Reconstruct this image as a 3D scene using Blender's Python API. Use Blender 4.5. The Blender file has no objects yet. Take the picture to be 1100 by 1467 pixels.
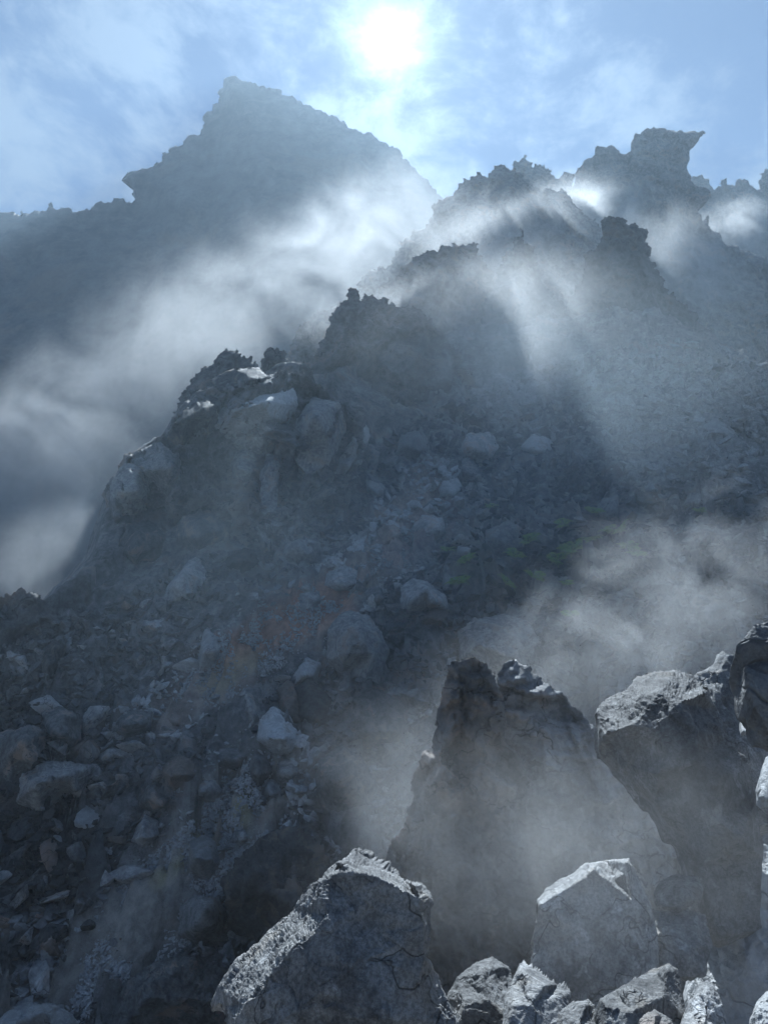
import bpy, math, random
import numpy as np
from mathutils import Vector
from mathutils.geometry import delaunay_2d_cdt
from mathutils.bvhtree import BVHTree

random.seed(7)
RNG = np.random.default_rng(7)
scene = bpy.context.scene
COL = scene.collection

# ------------------------------------------------------------------ camera
CAM = np.array([0.0, 0.0, 1.7])
PITCH = math.radians(20.0)
W0, H0 = 1100.0, 1467.0
FPX = H0 * 26.0 / 36.0
FWD = np.array([0, math.cos(PITCH), math.sin(PITCH)])
UP = np.array([0, -math.sin(PITCH), math.cos(PITCH)])


def rays(px, py):
    px = np.asarray(px, float); py = np.asarray(py, float)
    u = (px - W0 / 2) / FPX; v = (H0 / 2 - py) / FPX
    return np.stack([u, FWD[1] + v * UP[1], FWD[2] + v * UP[2]], -1)


def at(px, py, y):
    """the point on the line of sight through a photo pixel that lies y metres out"""
    d = rays(px, py)
    t = np.asarray(y, float) / d[..., 1]
    return CAM + d * t[..., None]


def project(p):
    q = np.asarray(p, float) - CAM
    w = q @ FWD
    return W0 / 2 + FPX * q[..., 0] / w, H0 / 2 - FPX * (q @ UP) / w


cam = bpy.data.cameras.new('camera')
cam_ob = bpy.data.objects.new('camera', cam)
COL.objects.link(cam_ob)
cam.sensor_fit = 'VERTICAL'; cam.sensor_height = 36.0; cam.lens = 26.0
cam.clip_start = 0.05; cam.clip_end = 3000
cam_ob.location = CAM
cam_ob.rotation_euler = (math.pi / 2 + PITCH, 0, 0)
scene.camera = cam_ob

# ------------------------------------------------------------------ light
SUN_DIR = rays(562, 54); SUN_DIR = SUN_DIR / np.linalg.norm(SUN_DIR)
SUN_EL = math.asin(SUN_DIR[2]); SUN_AZ = math.atan2(SUN_DIR[0], SUN_DIR[1])
SUN_STRENGTH = 4.2
SKY_STRENGTH = 0.039
HAZE_DENSITY = 0.0003

sun = bpy.data.lights.new('sun', 'SUN')
sun.energy = SUN_STRENGTH; sun.angle = math.radians(0.5); sun.color = (1.0, 0.87, 0.70)
sun_ob = bpy.data.objects.new('sun', sun); COL.objects.link(sun_ob)
sun_ob.rotation_euler = Vector(-SUN_DIR).to_track_quat('-Z', 'Y').to_euler()
sun_ob.location = (0, 60, 320)


class NT:
    """small helper to write node trees"""
    def __init__(self, tree):
        self.t = tree; self.n = tree.nodes; self.l = tree.links

    def node(self, typ, **kw):
        n = self.n.new(typ)
        for k, v in kw.items():
            setattr(n, k, v)
        return n

    def put(self, sock, v):
        if isinstance(v, bpy.types.NodeSocket):
            self.l.new(v, sock)
        elif v is not None:
            sock.default_value = v

    def math(self, op, a, b=None, c=None, clamp=False):
        n = self.node('ShaderNodeMath', operation=op, use_clamp=clamp)
        for i, v in enumerate((a, b, c)):
            self.put(n.inputs[i], v)
        return n.outputs[0]

    def vmath(self, op, a, b=None, scale=None):
        n = self.node('ShaderNodeVectorMath', operation=op)
        self.put(n.inputs[0], a); self.put(n.inputs[1], b)
        if scale is not None:
            self.put(n.inputs['Scale'], scale)
        return n.outputs['Value'] if op in ('DOT_PRODUCT', 'LENGTH') else n.outputs[0]

    def noise(self, vec, scale, detail=4, rough=0.55, dist=0.0, out=0):
        n = self.node('ShaderNodeTexNoise')
        self.put(n.inputs['Vector'], vec)
        n.inputs['Scale'].default_value = scale; n.inputs['Detail'].default_value = detail
        n.inputs['Roughness'].default_value = rough; n.inputs['Distortion'].default_value = dist
        return n.outputs[out]

    def ramp(self, x, lo, hi, a=0.0, b=1.0, smooth=True):
        n = self.node('ShaderNodeMapRange', interpolation_type='SMOOTHSTEP' if smooth else 'LINEAR')
        self.put(n.inputs[0], x)
        for i, v in enumerate((lo, hi, a, b)):
            self.put(n.inputs[i + 1], v)
        return n.outputs[0]

    def mix(self, f, a, b, blend='MIX'):
        n = self.node('ShaderNodeMix', data_type='RGBA', blend_type=blend)
        self.put(n.inputs[0], f); self.put(n.inputs[6], a); self.put(n.inputs[7], b)
        return n.outputs[2]


world = bpy.data.worlds.new('World'); scene.world = world
world.use_nodes = True
T = NT(world.node_tree); T.n.clear()
sky = T.node('ShaderNodeTexSky', sky_type='NISHITA')
sky.sun_disc = False; sky.sun_elevation = SUN_EL; sky.sun_rotation = SUN_AZ
sky.air_density = 1.0; sky.dust_density = 0.05; sky.ozone_density = 9.0; sky.altitude = 1500
gen = T.node('ShaderNodeTexCoord').outputs['Generated']
cosang = T.vmath('DOT_PRODUCT', gen, tuple(SUN_DIR))
ang = T.math('ARCCOSINE', T.math('MINIMUM', cosang, 0.99999))          # radians from the sun
# thin torn steam high above the ridge, part of the sky
sep = T.node('ShaderNodeSeparateXYZ'); T.put(sep.inputs[0], gen)
inv = T.math('DIVIDE', 1.0, T.math('MAXIMUM', T.math('ADD', sep.outputs[2], 0.15), 0.05))
flat = T.vmath('SCALE', gen, scale=inv)
warp = T.vmath('SCALE', T.vmath('SUBTRACT', T.noise(flat, 2.2, 3, out=1), (0.5, 0.5, 0.5)), scale=0.17)
cv = T.vmath('ADD', flat, warp)
c1 = T.noise(cv, 2.9, 7, 0.6)
c2 = T.noise(cv, 9.0, 6, 0.62)
cl = T.math('ADD', T.math('MULTIPLY', c1, 0.62), T.math('MULTIPLY', c2, 0.38))
cloud = T.ramp(cl, 0.47, 0.60)
g1 = T.math('EXPONENT', T.math('MULTIPLY', T.math('POWER', T.math('DIVIDE', ang, 0.034), 2.0), -1.0))
g2 = T.math('EXPONENT', T.math('DIVIDE', ang, -0.072))
g3 = T.math('EXPONENT', T.math('DIVIDE', ang, -0.30))
glow = T.math('ADD', T.math('ADD', T.math('MULTIPLY', g1, 20.0), T.math('MULTIPLY', g2, 7.5)), T.math('MULTIPLY', g3, 0.45))
cloud_l = T.math('ADD', 2.35, T.math('MULTIPLY', g3, 4.0))
cloud_c = T.vmath('SCALE', (0.98, 0.98, 1.0), scale=cloud_l)
base = T.mix(T.math('MULTIPLY', cloud, 0.75), T.vmath('SCALE', sky.outputs[0], scale=0.5), cloud_c)
glow_f = T.math('MULTIPLY', glow, T.math('ADD', 0.12, T.ramp(cl, 0.36, 0.66, 0.25, 1.4)))
tot = T.vmath('ADD', base, T.vmath('SCALE', (1.0, 0.93, 0.80), scale=glow_f))
bg = T.node('ShaderNodeBackground'); T.put(bg.inputs[0], tot); bg.inputs[1].default_value = SKY_STRENGTH
wo = T.node('ShaderNodeOutputWorld'); T.l.new(bg.outputs[0], wo.inputs[0])
world.cycles.sampling_method = 'MANUAL'; world.cycles.sample_map_resolution = 512

vs = scene.view_settings
scene.display_settings.display_device = 'sRGB'
vs.view_transform = 'Standard'; vs.look = 'None'; vs.exposure = 1.3; vs.gamma = 1.0
vs.use_curve_mapping = False
vs.use_white_balance = True; vs.white_balance_temperature = 4780; vs.white_balance_tint = 4
cy = scene.cycles
cy.use_denoising = True; cy.denoiser = 'OPENIMAGEDENOISE'
cy.denoising_input_passes = 'RGB_ALBEDO_NORMAL'
cy.max_bounces = 6; cy.diffuse_bounces = 4; cy.glossy_bounces = 1; cy.transmission_bounces = 0
cy.volume_bounces = 2; cy.transparent_max_bounces = 8
cy.volume_step_rate = 3.0; cy.volume_max_steps = 48
cy.use_adaptive_sampling = True; cy.adaptive_threshold = 0.02
cy.caustics_reflective = False; cy.caustics_refractive = False


# ------------------------------------------------------------------ numeric noise
def _h(ix, iy, iz, s):
    h = (ix.astype(np.uint32) * np.uint32(374761393) + iy.astype(np.uint32) * np.uint32(668265263)
         + iz.astype(np.uint32) * np.uint32(2147483647 - 58) + np.uint32((s * 974711 + 12345) & 0xffffffff))
    h = (h ^ (h >> np.uint32(13))) * np.uint32(1274126177)
    h = (h ^ (h >> np.uint32(16))) * np.uint32(2246822519)
    return h ^ (h >> np.uint32(15))


def hf(ix, iy, iz, s):
    return _h(ix, iy, iz, s).astype(np.float64) / 4294967295.0


def vnoise(p, s=0):
    i = np.floor(p).astype(np.int64); f = p - i
    f = f * f * f * (f * (f * 6 - 15) + 10)
    r = 0
    for dx in (0, 1):
        wx = f[:, 0] if dx else 1 - f[:, 0]
        for dy in (0, 1):
            wy = f[:, 1] if dy else 1 - f[:, 1]
            for dz in (0, 1):
                wz = f[:, 2] if dz else 1 - f[:, 2]
                r = r + wx * wy * wz * hf(i[:, 0] + dx, i[:, 1] + dy, i[:, 2] + dz, s)
    return r * 2 - 1


def fbm(p, octs=4, s=0, gain=0.5, lac=2.07):
    a, r, q = 1.0, 0, np.asarray(p, float)
    for k in range(octs):
        r = r + a * vnoise(q, s + k * 17); a *= gain; q = q * lac + 13.7
    return r


def ridged(p, octs=4, s=0, gain=0.5):
    a, r, q = 1.0, 0, np.asarray(p, float)
    for k in range(octs):
        r = r + a * (1 - 2 * np.abs(vnoise(q, s + k * 17))); a *= gain; q = q * 2.1 + 7.3
    return r


def facets(p, s=0, tilt=0.9, two_d=False):
    """broken-rock relief: every Voronoi cell is one tilted flat face"""
    i = np.floor(p).astype(np.int64)
    best = np.full(len(p), 1e9); val = np.zeros(len(p))
    for dx in (-1, 0, 1):
        for dy in (-1, 0, 1):
            for dz in ((0,) if two_d else (-1, 0, 1)):
                cx, cy_, cz = i[:, 0] + dx, i[:, 1] + dy, i[:, 2] + dz
                q = np.stack([cx + hf(cx, cy_, cz, s), cy_ + hf(cx, cy_, cz, s + 1), cz + (0.5 if two_d else hf(cx, cy_, cz, s + 2))], 1)
                d = p - q
                dd = (d[:, :2] ** 2).sum(1) if two_d else (d * d).sum(1)
                g = np.stack([hf(cx, cy_, cz, s + 3), hf(cx, cy_, cz, s + 4), hf(cx, cy_, cz, s + 5)], 1) * 2 - 1
                v = hf(cx, cy_, cz, s + 6) - 0.5 + tilt * (d * g).sum(1)
                m = dd < best
                best = np.where(m, dd, best); val = np.where(m, v, val)
    return val


# ------------------------------------------------------------------ materials
def principled(name):
    m = bpy.data.materials.new(name); m.use_nodes = True
    t = NT(m.node_tree); t.n.clear()
    b = t.node('ShaderNodeBsdfPrincipled'); o = t.node('ShaderNodeOutputMaterial')
    t.l.new(b.outputs[0], o.inputs['Surface'])
    b.inputs['Specular IOR Level'].default_value = 0.22
    return m, t, b


def rock_material(name, dark, light, scale, bump=0.5, bump_dist=0.05, attr=False, pale=0.3, rough=0.8, pits=0.82, warm=(0.31, 0.235, 0.175), cracks=True):
    """grey volcanic rock: mottled grain, pale crust, rusty patches, fine pits"""
    m, t, b = principled(name)
    pos = t.node('ShaderNodeTexCoord').outputs['Object']
    oi = t.node('ShaderNodeObjectInfo')
    rnd = oi.outputs['Random']
    shift = t.vmath('ADD', pos, t.vmath('SCALE', (31.0, 17.0, 11.0), scale=rnd))
    n1 = t.noise(shift, scale, 4, 0.6, 0.4)
    n2 = t.noise(shift, scale * 5.3, 5, 0.68)
    n3 = t.noise(shift, scale * 27, 3, 0.75)
    mixv = t.math('ADD', t.math('MULTIPLY', n1, 0.5), t.math('MULTIPLY', n2, 0.5))
    c = t.mix(t.ramp(mixv, 0.36, 0.64), (*dark, 1), (*light, 1))
    c = t.mix(t.math('MULTIPLY', t.ramp(n1, 0.53, 0.68), 0.6), c, (*warm, 1))
    palec = tuple(min(0.55, x * 1.6) for x in light)
    c = t.mix(t.math('MULTIPLY', t.ramp(t.noise(shift, scale * 2.4, 5, 0.7, 0.6), 0.56, 0.68), pale), c, (*palec, 1))
    c = t.mix(t.math('MULTIPLY', t.ramp(n3, 0.42, 0.60), 0.7), c, t.mix(1.0, c, (pits, pits, pits, 1), 'MULTIPLY'))
    val = t.math('ADD', 0.62, t.math('MULTIPLY', rnd, 0.85))
    c = t.mix(1.0, c, t.vmath('SCALE', (1, 1, 1), scale=val), 'MULTIPLY')
    if attr:
        a = t.node('ShaderNodeAttribute', attribute_name='deposit')
        tone = t.node('ShaderNodeAttribute', attribute_name='tone')
        c = t.mix(a.outputs['Alpha'], c, t.mix(1.0, a.outputs['Color'], t.vmath('SCALE', (1, 1, 1), scale=t.ramp(n2, 0.2, 0.8, 0.65, 1.35)), 'MULTIPLY'))
        c = t.mix(1.0, c, t.vmath('SCALE', (1, 1, 1), scale=tone.outputs['Fac']), 'MULTIPLY')
    crack = 0.0
    if cracks:
      vo = t.node('ShaderNodeTexVoronoi', feature='DISTANCE_TO_EDGE')
      wv = t.vmath('ADD', shift, t.vmath('SCALE', t.noise(shift, scale * 2.0, 2, 0.6, out=1), scale=0.9 / scale))
      t.put(vo.inputs['Vector'], t.vmath('MULTIPLY', wv, (1.0, 1.0, 1.9))); vo.inputs['Scale'].default_value = scale * 1.1
      crack = t.ramp(vo.outputs['Distance'], 0.0, 0.022, 1.0, 0.0)
      crack = t.math('MULTIPLY', crack, t.ramp(n1, 0.40, 0.58))
      c = t.mix(t.math('MULTIPLY', crack, 0.65), c, (0.03, 0.03, 0.032, 1))
    t.put(b.inputs['Base Color'], c)
    b.inputs['Roughness'].default_value = rough
    h = t.math('ADD', t.math('MULTIPLY', n2, 1.0), t.math('SUBTRACT', t.math('MULTIPLY', n3, 0.55), t.math('MULTIPLY', crack, 0.8)))
    bp = t.node('ShaderNodeBump'); bp.inputs['Strength'].default_value = bump; bp.inputs['Distance'].default_value = bump_dist
    t.put(bp.inputs['Height'], h); t.l.new(bp.outputs[0], b.inputs['Normal'])
    return m


M_SLOPE = rock_material('slope_rock', (0.17, 0.17, 0.172), (0.45, 0.445, 0.437), 0.3, 0.9, 0.35, attr=True, pale=0.6, cracks=False)
M_CRAG = rock_material('crag_rock', (0.11, 0.108, 0.108), (0.27, 0.264, 0.258), 0.15, 0.9, 0.5, pale=0.2)
M_BOULDER = rock_material('boulder_rock', (0.16, 0.159, 0.16), (0.41, 0.405, 0.397), 0.55, 0.7, 0.12, pale=0.4)
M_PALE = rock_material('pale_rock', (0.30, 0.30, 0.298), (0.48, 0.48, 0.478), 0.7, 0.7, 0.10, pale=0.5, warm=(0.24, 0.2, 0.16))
M_RUST = rock_material('rusty_rock', (0.20, 0.172, 0.15), (0.34, 0.29, 0.25), 0.6, 0.7, 0.10, pale=0.3, warm=(0.30, 0.20, 0.145))
M_FAR = rock_material('far_rock', (0.11, 0.108, 0.108), (0.24, 0.234, 0.228), 0.012, 0.15, 2.0, pale=0.2, cracks=False)
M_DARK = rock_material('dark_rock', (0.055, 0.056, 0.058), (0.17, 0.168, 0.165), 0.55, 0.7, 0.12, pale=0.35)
M_HERO = rock_material('near_rock', (0.12, 0.12, 0.122), (0.40, 0.395, 0.385), 1.6, 0.8, 0.035, pale=0.7, rough=0.75, warm=(0.22, 0.19, 0.15), pits=0.45)


# ------------------------------------------------------------------ mesh helpers
def mesh_np(name, verts, faces, smooth=True):
    verts = np.asarray(verts, np.float32); faces = np.asarray(faces, np.int32)
    me = bpy.data.meshes.new(name)
    nf, k = faces.shape
    me.vertices.add(len(verts)); me.vertices.foreach_set('co', verts.ravel())
    me.loops.add(nf * k); me.loops.foreach_set('vertex_index', faces.ravel())
    me.polygons.add(nf); me.polygons.foreach_set('loop_start', np.arange(0, nf * k, k, dtype=np.int32))
    me.polygons.foreach_set('use_smooth', np.full(nf, smooth))
    me.update(calc_edges=True); me.validate()
    return me


def add(name, me, mat=None, label=None, cat=None, group=None, kind=None, parent=None, loc=None):
    o = bpy.data.objects.new(name, me); COL.objects.link(o)
    if mat is not None:
        me.materials.append(mat)
    if loc is not None:
        o.location = loc
    if parent is not None:
        o.parent = parent
    for k, v in (('label', label), ('category', cat), ('group', group), ('kind', kind)):
        if v:
            o[k] = v
    return o


def rebase(v):
    """move a mesh so that its origin sits under its centre"""
    o = np.array([(v[:, 0].min() + v[:, 0].max()) / 2, (v[:, 1].min() + v[:, 1].max()) / 2, v[:, 2].min()])
    return v - o, o


# ------------------------------------------------------------------ the slope (height field from surveyed points)
CTRL = [(x, y, z) for x, y, z in (
    (0, -6, 0.0), (-9, -6, 0), (9, -6, 0.5), (-5, 0, -0.1), (5, 0, .2), (0, 4, -.2), (5, 5, -0.1), (-5, 5, -1.4), (10, 7, 1.2), (-11, 6, -3.5), (18, 8, 4.0),
    (0, 8, -2.0), (5, 9, -1.4), (-9, 14, -7), (0, 15, -6), (8, 14, -3.6), (15, 14, 1.0), (0, 26, -10), (-12, 28, -11.5), (10, 25, -7.2), (-26, 24, -13), (24, 18, 3))]
PIX = [(0, 1467, 45), (200, 1467, 45), (400, 1467, 43),
       (-150, 1250, 48), (0, 1250, 48), (250, 1250, 48), (450, 1250, 47), (650, 1250, 45), (850, 1250, 40), (1050, 1250, 34),
       (-150, 1050, 55), (0, 1050, 55), (200, 1050, 55), (420, 1050, 55), (650, 1050, 53), (900, 1050, 49), (1080, 1050, 44), (1250, 1050, 42),
       (0, 890, 60), (150, 890, 61), (300, 870, 62), (500, 870, 61), (700, 870, 60), (900, 870, 57), (1080, 870, 54), (1250, 870, 52),
       (200, 740, 73), (400, 740, 76), (600, 740, 75), (800, 740, 74), (1000, 740, 71), (1200, 740, 68),
       (240, 640, 79), (420, 620, 85), (600, 640, 90), (800, 640, 88), (1000, 620, 86), (1200, 640, 82),
       (330, 550, 88), (450, 535, 94), (600, 545, 104), (800, 540, 104), (950, 520, 101), (1090, 530, 99), (1250, 580, 96),
       (700, 460, 116), (850, 440, 117), (950, 440, 113), (560, 490, 111)]
for px, py, y in PIX:
    CTRL.append(tuple(at(px, py, y)))
CTRL += [(-48, 75, 2), (-60, 95, 15), (-45, 110, 38), (-90, 80, -6), (-25, 130, 66), (0, 140, 78), (30, 140, 84), (60, 130, 60), (85, 110, 40), (60, 60, 18)]
CTRL = np.array(CTRL)


def tps_fit(c):
    n = len(c)
    r2 = ((c[:, None, :2] - c[None, :, :2]) ** 2).sum(-1)
    K = np.where(r2 > 0, 0.5 * r2 * np.log(np.maximum(r2, 1e-12)), 0) + np.eye(n) * 6.0
    P = np.concatenate([np.ones((n, 1)), c[:, :2]], 1)
    A = np.block([[K, P], [P.T, np.zeros((3, 3))]])
    return np.linalg.solve(A, np.concatenate([c[:, 2], np.zeros(3)]))


TPS = tps_fit(CTRL)
CAPX = np.array([-400, 0, 45, 70, 135, 150, 165, 185, 232, 262, 300, 440, 520, 600, 700, 800, 900, 960, 1000, 1040, 1070, 1110, 1300])
CAPY = np.array([870, 858, 855, 868, 800, 740, 690, 652, 625, 585, 552, 540, 520, 470, 440, 430, 420, 418, 446, 470, 488, 500, 560])


def base_height(x, y):
    out = np.empty(len(x))
    for s in range(0, len(x), 60000):
        e = slice(s, s + 60000)
        r2 = (x[e, None] - CTRL[None, :, 0]) ** 2 + (y[e, None] - CTRL[None, :, 1]) ** 2
        out[e] = (0.5 * r2 * np.log(np.maximum(r2, 1e-12))) @ TPS[:-3] + TPS[-3] + TPS[-2] * x[e] + TPS[-1] * y[e]
    return out


def slope_height(x, y, fine=True):
    z = base_height(x, y)
    p = np.stack([x, y, np.zeros_like(x)], 1)
    far = np.clip((y - 12) / 20, 0, 1)
    z += far * (1.8 * fbm(p / 17, 3, 3) + 2.0 * facets(p / 6.0 + 0.25 * fbm(p / 4, 2, 9)[:, None], 11, 1.0, True))
    if fine:
        w = p + 0.6 * np.stack([fbm(p / 3, 2, 21), fbm(p / 3, 2, 22), 0 * x], 1)
        amp = 0.5 + 0.5 * fbm(p / 12, 2, 33)
        z += far * (1.0 * facets(w / 2.4, 31, 1.0, True) * (0.4 + amp) + 0.50 * facets(w / 1.05, 41, 1.0, True) * (0.6 + 0.6 * amp) + 0.22 * facets(w / 0.5, 51, 1.0, True))
        z += 0.05 * fbm(p / 0.5, 3, 61) + (1 - far) * (0.22 * facets(w / 0.9, 71, 1.0, True) + 0.09 * facets(w / 0.3, 72, 1.0, True))
    # the slope breaks off at its own skyline
    q = np.stack([x, y, z], 1)
    w = (q - CAM) @ FWD
    ok = w > 1
    px = np.where(ok, W0 / 2 + FPX * x / np.where(ok, w, 1), 550)
    cap = np.interp(px, CAPX, CAPY) + np.clip(y - 100, 0, 100) * 1.6 + 5 * fbm(np.stack([px / 14, 0 * px, 0 * px], 1), 4, 81)
    v = (H0 / 2 - cap) / FPX
    zmax = CAM[2] + y * (FWD[2] + v * UP[2]) / (FWD[1] + v * UP[1])
    return np.where(ok & (y > 20), np.minimum(z, zmax), z)


def fan(na, nr, fine):
    t = np.linspace(-0.98, 0.98, na)
    r = np.exp(np.linspace(math.log(6.0), math.log(150.0), nr))
    R, TT = np.meshgrid(r, t, indexing='ij')
    x = (R * TT * 1.0 + TT * 6).ravel(); y = (R - 8.0).ravel()
    z = slope_height(x, y, fine)
    i = np.arange(nr * na).reshape(nr, na)
    f = np.stack([i[:-1, :-1], i[:-1, 1:], i[1:, 1:], i[1:, :-1]], -1).reshape(-1, 4)
    return np.stack([x, y, z], 1), f


cv_, cf_ = fan(170, 240, False)
BVH = BVHTree.FromPolygons([tuple(v) for v in cv_], [tuple(int(k) for k in f) for f in cf_])


def hit(px, py, default=60.0):
    d = Vector(rays(px, py)).normalized()
    loc, nor, idx, dist = BVH.ray_cast(Vector(CAM), d)
    return (np.array(loc) if loc is not None else None), nor


def depth(px, py, default=60.0):
    p, _ = hit(px, py)
    return p[1] if p is not None else default


def blob(px, py, pts, rad):
    """0..1 closeness to a polyline given in photo pixels, rad pixels wide"""
    d = np.full(len(px), 1e9)
    for (ax, ay), (bx, by) in zip(pts[:-1], pts[1:]):
        ux, uy = bx - ax, by - ay
        t = np.clip(((px - ax) * ux + (py - ay) * uy) / (ux * ux + uy * uy + 1e-9), 0, 1)
        d = np.minimum(d, np.hypot(px - ax - t * ux, py - ay - t * uy))
    return np.clip(1 - d / rad, 0, 1)


def smooth01(x):
    x = np.clip(x, 0, 1); return x * x * (3 - 2 * x)


def deposit_colors(v):
    px, py = project(v)
    near = v[:, 1] > 15
    p3 = v * 1.0
    nz = fbm(p3 / 5, 4, 101) * 0.35; nf = fbm(p3 / 1.5, 3, 111) * 0.3
    col = np.zeros((len(v), 4)); col[:, :3] = 0.15
    def lay(mask, rgb, a):
        m = smooth01(mask * 1.6 + nz + nf - 0.25) * a * near
        col[:, :3] = col[:, :3] * (1 - m[:, None]) + np.array(rgb) * m[:, None] if False else np.where(m[:, None] > 0, (col[:, :3] * col[:, 3:4] * (1 - m[:, None]) + np.array(rgb) * m[:, None]) / np.maximum(col[:, 3:4] * (1 - m[:, None]) + m[:, None], 1e-5), col[:, :3])
        col[:, 3] = np.maximum(col[:, 3], m) if False else 1 - (1 - col[:, 3]) * (1 - m)
    chute = [(60, 1440), (190, 1300), (300, 1190), (370, 1100)]
    lay(1.0 * blob(px, py, [(-20, 1080), (60, 1200), (120, 1240), (40, 1400)], 130), (0.062, 0.064, 0.066), 0.75)
    lay(1.0 * blob(px, py, chute, 95), (0.48, 0.45, 0.40), 0.95)
    lay(1.0 * blob(px, py, [(230, 1260), (330, 1180), (360, 1140)], 26), (0.40, 0.365, 0.22), 0.8)
    lay(1.0 * blob(px, py, [(240, 1020), (330, 950), (420, 890), (520, 820), (620, 700)], 60), (0.46, 0.38, 0.32), 0.85)
    lay(1.0 * blob(px, py, [(330, 930), (400, 890), (480, 850)], 55), (0.44, 0.27, 0.19), 1.0)
    lay(1.0 * blob(px, py, [(300, 985), (360, 945)], 30), (0.304, 0.264, 0.160), 0.6)
    lay(1.0 * blob(px, py, [(560, 790), (650, 740)], 40), (0.272, 0.208, 0.200), 0.5)
    lay(1.0 * blob(px, py, [(880, 480), (1010, 470)], 60), (0.256, 0.200, 0.192), 0.5)
    lay(1.0 * blob(px, py, [(760, 560), (900, 590), (1090, 620)], 110), (0.304, 0.304, 0.301), 0.6)
    lay(1.0 * blob(px, py, [(700, 560), (780, 545)], 40), (0.400, 0.400, 0.400), 0.6)
    lay(1.0 * blob(px, py, [(690, 790), (760, 820), (900, 800)], 70), (0.088, 0.105, 0.066), 0.35)
    return col


sv, sf = fan(560, 760, True)
me = mesh_np('mountain_slope', sv, sf)
ca = me.color_attributes.new('deposit', 'FLOAT_COLOR', 'POINT')
ca.data.foreach_set('color', deposit_colors(sv).astype(np.float32).ravel())
me.attributes.new('tone', 'FLOAT', 'POINT').data.foreach_set('value', (0.85 + 0.5 * np.clip(facets(sv / 1.6, 401, 0.0) + 0.3 * fbm(sv / 9, 2, 402), -0.6, 0.8)).astype(np.float32))
add('mountain_slope', me, M_SLOPE, 'steep grey slope of broken volcanic rock and rubble', None, None, 'structure')

# the valley floor all round
gx = np.linspace(-470, 470, 60); gy = np.linspace(-55, 690, 50)
GX, GY = np.meshgrid(gx, gy); gp = np.stack([GX.ravel(), GY.ravel(), 0 * GX.ravel()], 1)
gp[:, 2] = -15.5 + 1.2 * fbm(gp / 30, 4, 5)
ii = np.arange(3000).reshape(50, 60)
gf = np.stack([ii[:-1, :-1], ii[:-1, 1:], ii[1:, 1:], ii[1:, :-1]], -1).reshape(-1, 4)
add('ground', mesh_np('ground', gp, gf), M_CRAG, 'dark valley floor of ash and rock', None, None, 'structure')


# ------------------------------------------------------------------ rock bodies from their outline, distance and thickness
def roughen(poly, step, rough, seed, closed=True):
    rnd = random.Random(seed)
    out = []
    n = len(poly)
    def rec(a, b):
        L = math.hypot(b[0] - a[0], b[1] - a[1])
        if L < step:
            return [a]
        j = rnd.uniform(-1, 1) * rough * min(L, 13); k = 0.5 + rnd.uniform(-.12, .12)
        m = (a[0] + (b[0] - a[0]) * k - (b[1] - a[1]) / L * j, a[1] + (b[1] - a[1]) * k + (b[0] - a[0]) / L * j)
        return rec(a, m) + rec(m, b)
    for i in range(n if closed else n - 1):
        out += rec(tuple(poly[i][:2]), tuple(poly[(i + 1) % n][:2]))
    return np.array(out)


def inside(poly, x, y):
    r = np.zeros(len(x), bool)
    x1, y1 = poly[:, 0], poly[:, 1]; x2, y2 = np.roll(x1, -1), np.roll(y1, -1)
    for a, b, c, d in zip(x1, y1, x2, y2):
        if b != d:
            r ^= ((b > y) != (d > y)) & (x < (c - a) * (y - b) / (d - b) + a)
    return r


def dist_poly(seg, x, y):
    d = np.full(len(x), 1e9)
    for (ax, ay), (bx, by) in zip(seg[:-1], seg[1:]):
        ux, uy = bx - ax, by - ay
        t = np.clip(((x - ax) * ux + (y - ay) * uy) / (ux * ux + uy * uy + 1e-9), 0, 1)
        d = np.minimum(d, np.hypot(x - ax - t * ux, y - ay - t * uy))
    return d


def triangulate(bound, step, seed):
    x0, y0 = bound.min(0); x1, y1 = bound.max(0)
    gx, gy = np.meshgrid(np.arange(x0, x1, step), np.arange(y0, y1, step * 0.87))
    gx[1::2] += step / 2
    r = np.random.default_rng(seed)
    gx = (gx + r.uniform(-.22, .22, gx.shape) * step).ravel(); gy = (gy + r.uniform(-.22, .22, gy.shape) * step).ravel()
    m = inside(bound, gx, gy)
    gx, gy = gx[m], gy[m]
    cl = np.vstack([bound, bound[:1]])
    m = dist_poly(cl, gx, gy) > step * 0.5
    gx, gy = gx[m], gy[m]
    pts = [Vector(p) for p in bound] + [Vector(p) for p in zip(gx, gy)]
    nb = len(bound)
    v, e, f, *_ = delaunay_2d_cdt(pts, [(i, (i + 1) % nb) for i in range(nb)], [], 1, 1e-6)
    V = np.array([tuple(p) for p in v]); F = np.array([t for t in f if len(t) == 3])
    a, b, c = V[F[:, 0]], V[F[:, 1]], V[F[:, 2]]
    area = (b[:, 0] - a[:, 0]) * (c[:, 1] - a[:, 1]) - (b[:, 1] - a[:, 1]) * (c[:, 0] - a[:, 0])
    F[area > 0] = F[area > 0][:, ::-1]
    # boundary edges
    E = np.vstack([F[:, [0, 1]], F[:, [1, 2]], F[:, [2, 0]]])
    key = np.sort(E, 1); _, inv_, cnt = np.unique(key, axis=0, return_inverse=True, return_counts=True)
    onb = np.zeros(len(V), bool); onb[E[cnt[inv_.ravel()] == 1].ravel()] = True
    return V, F, onb


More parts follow.
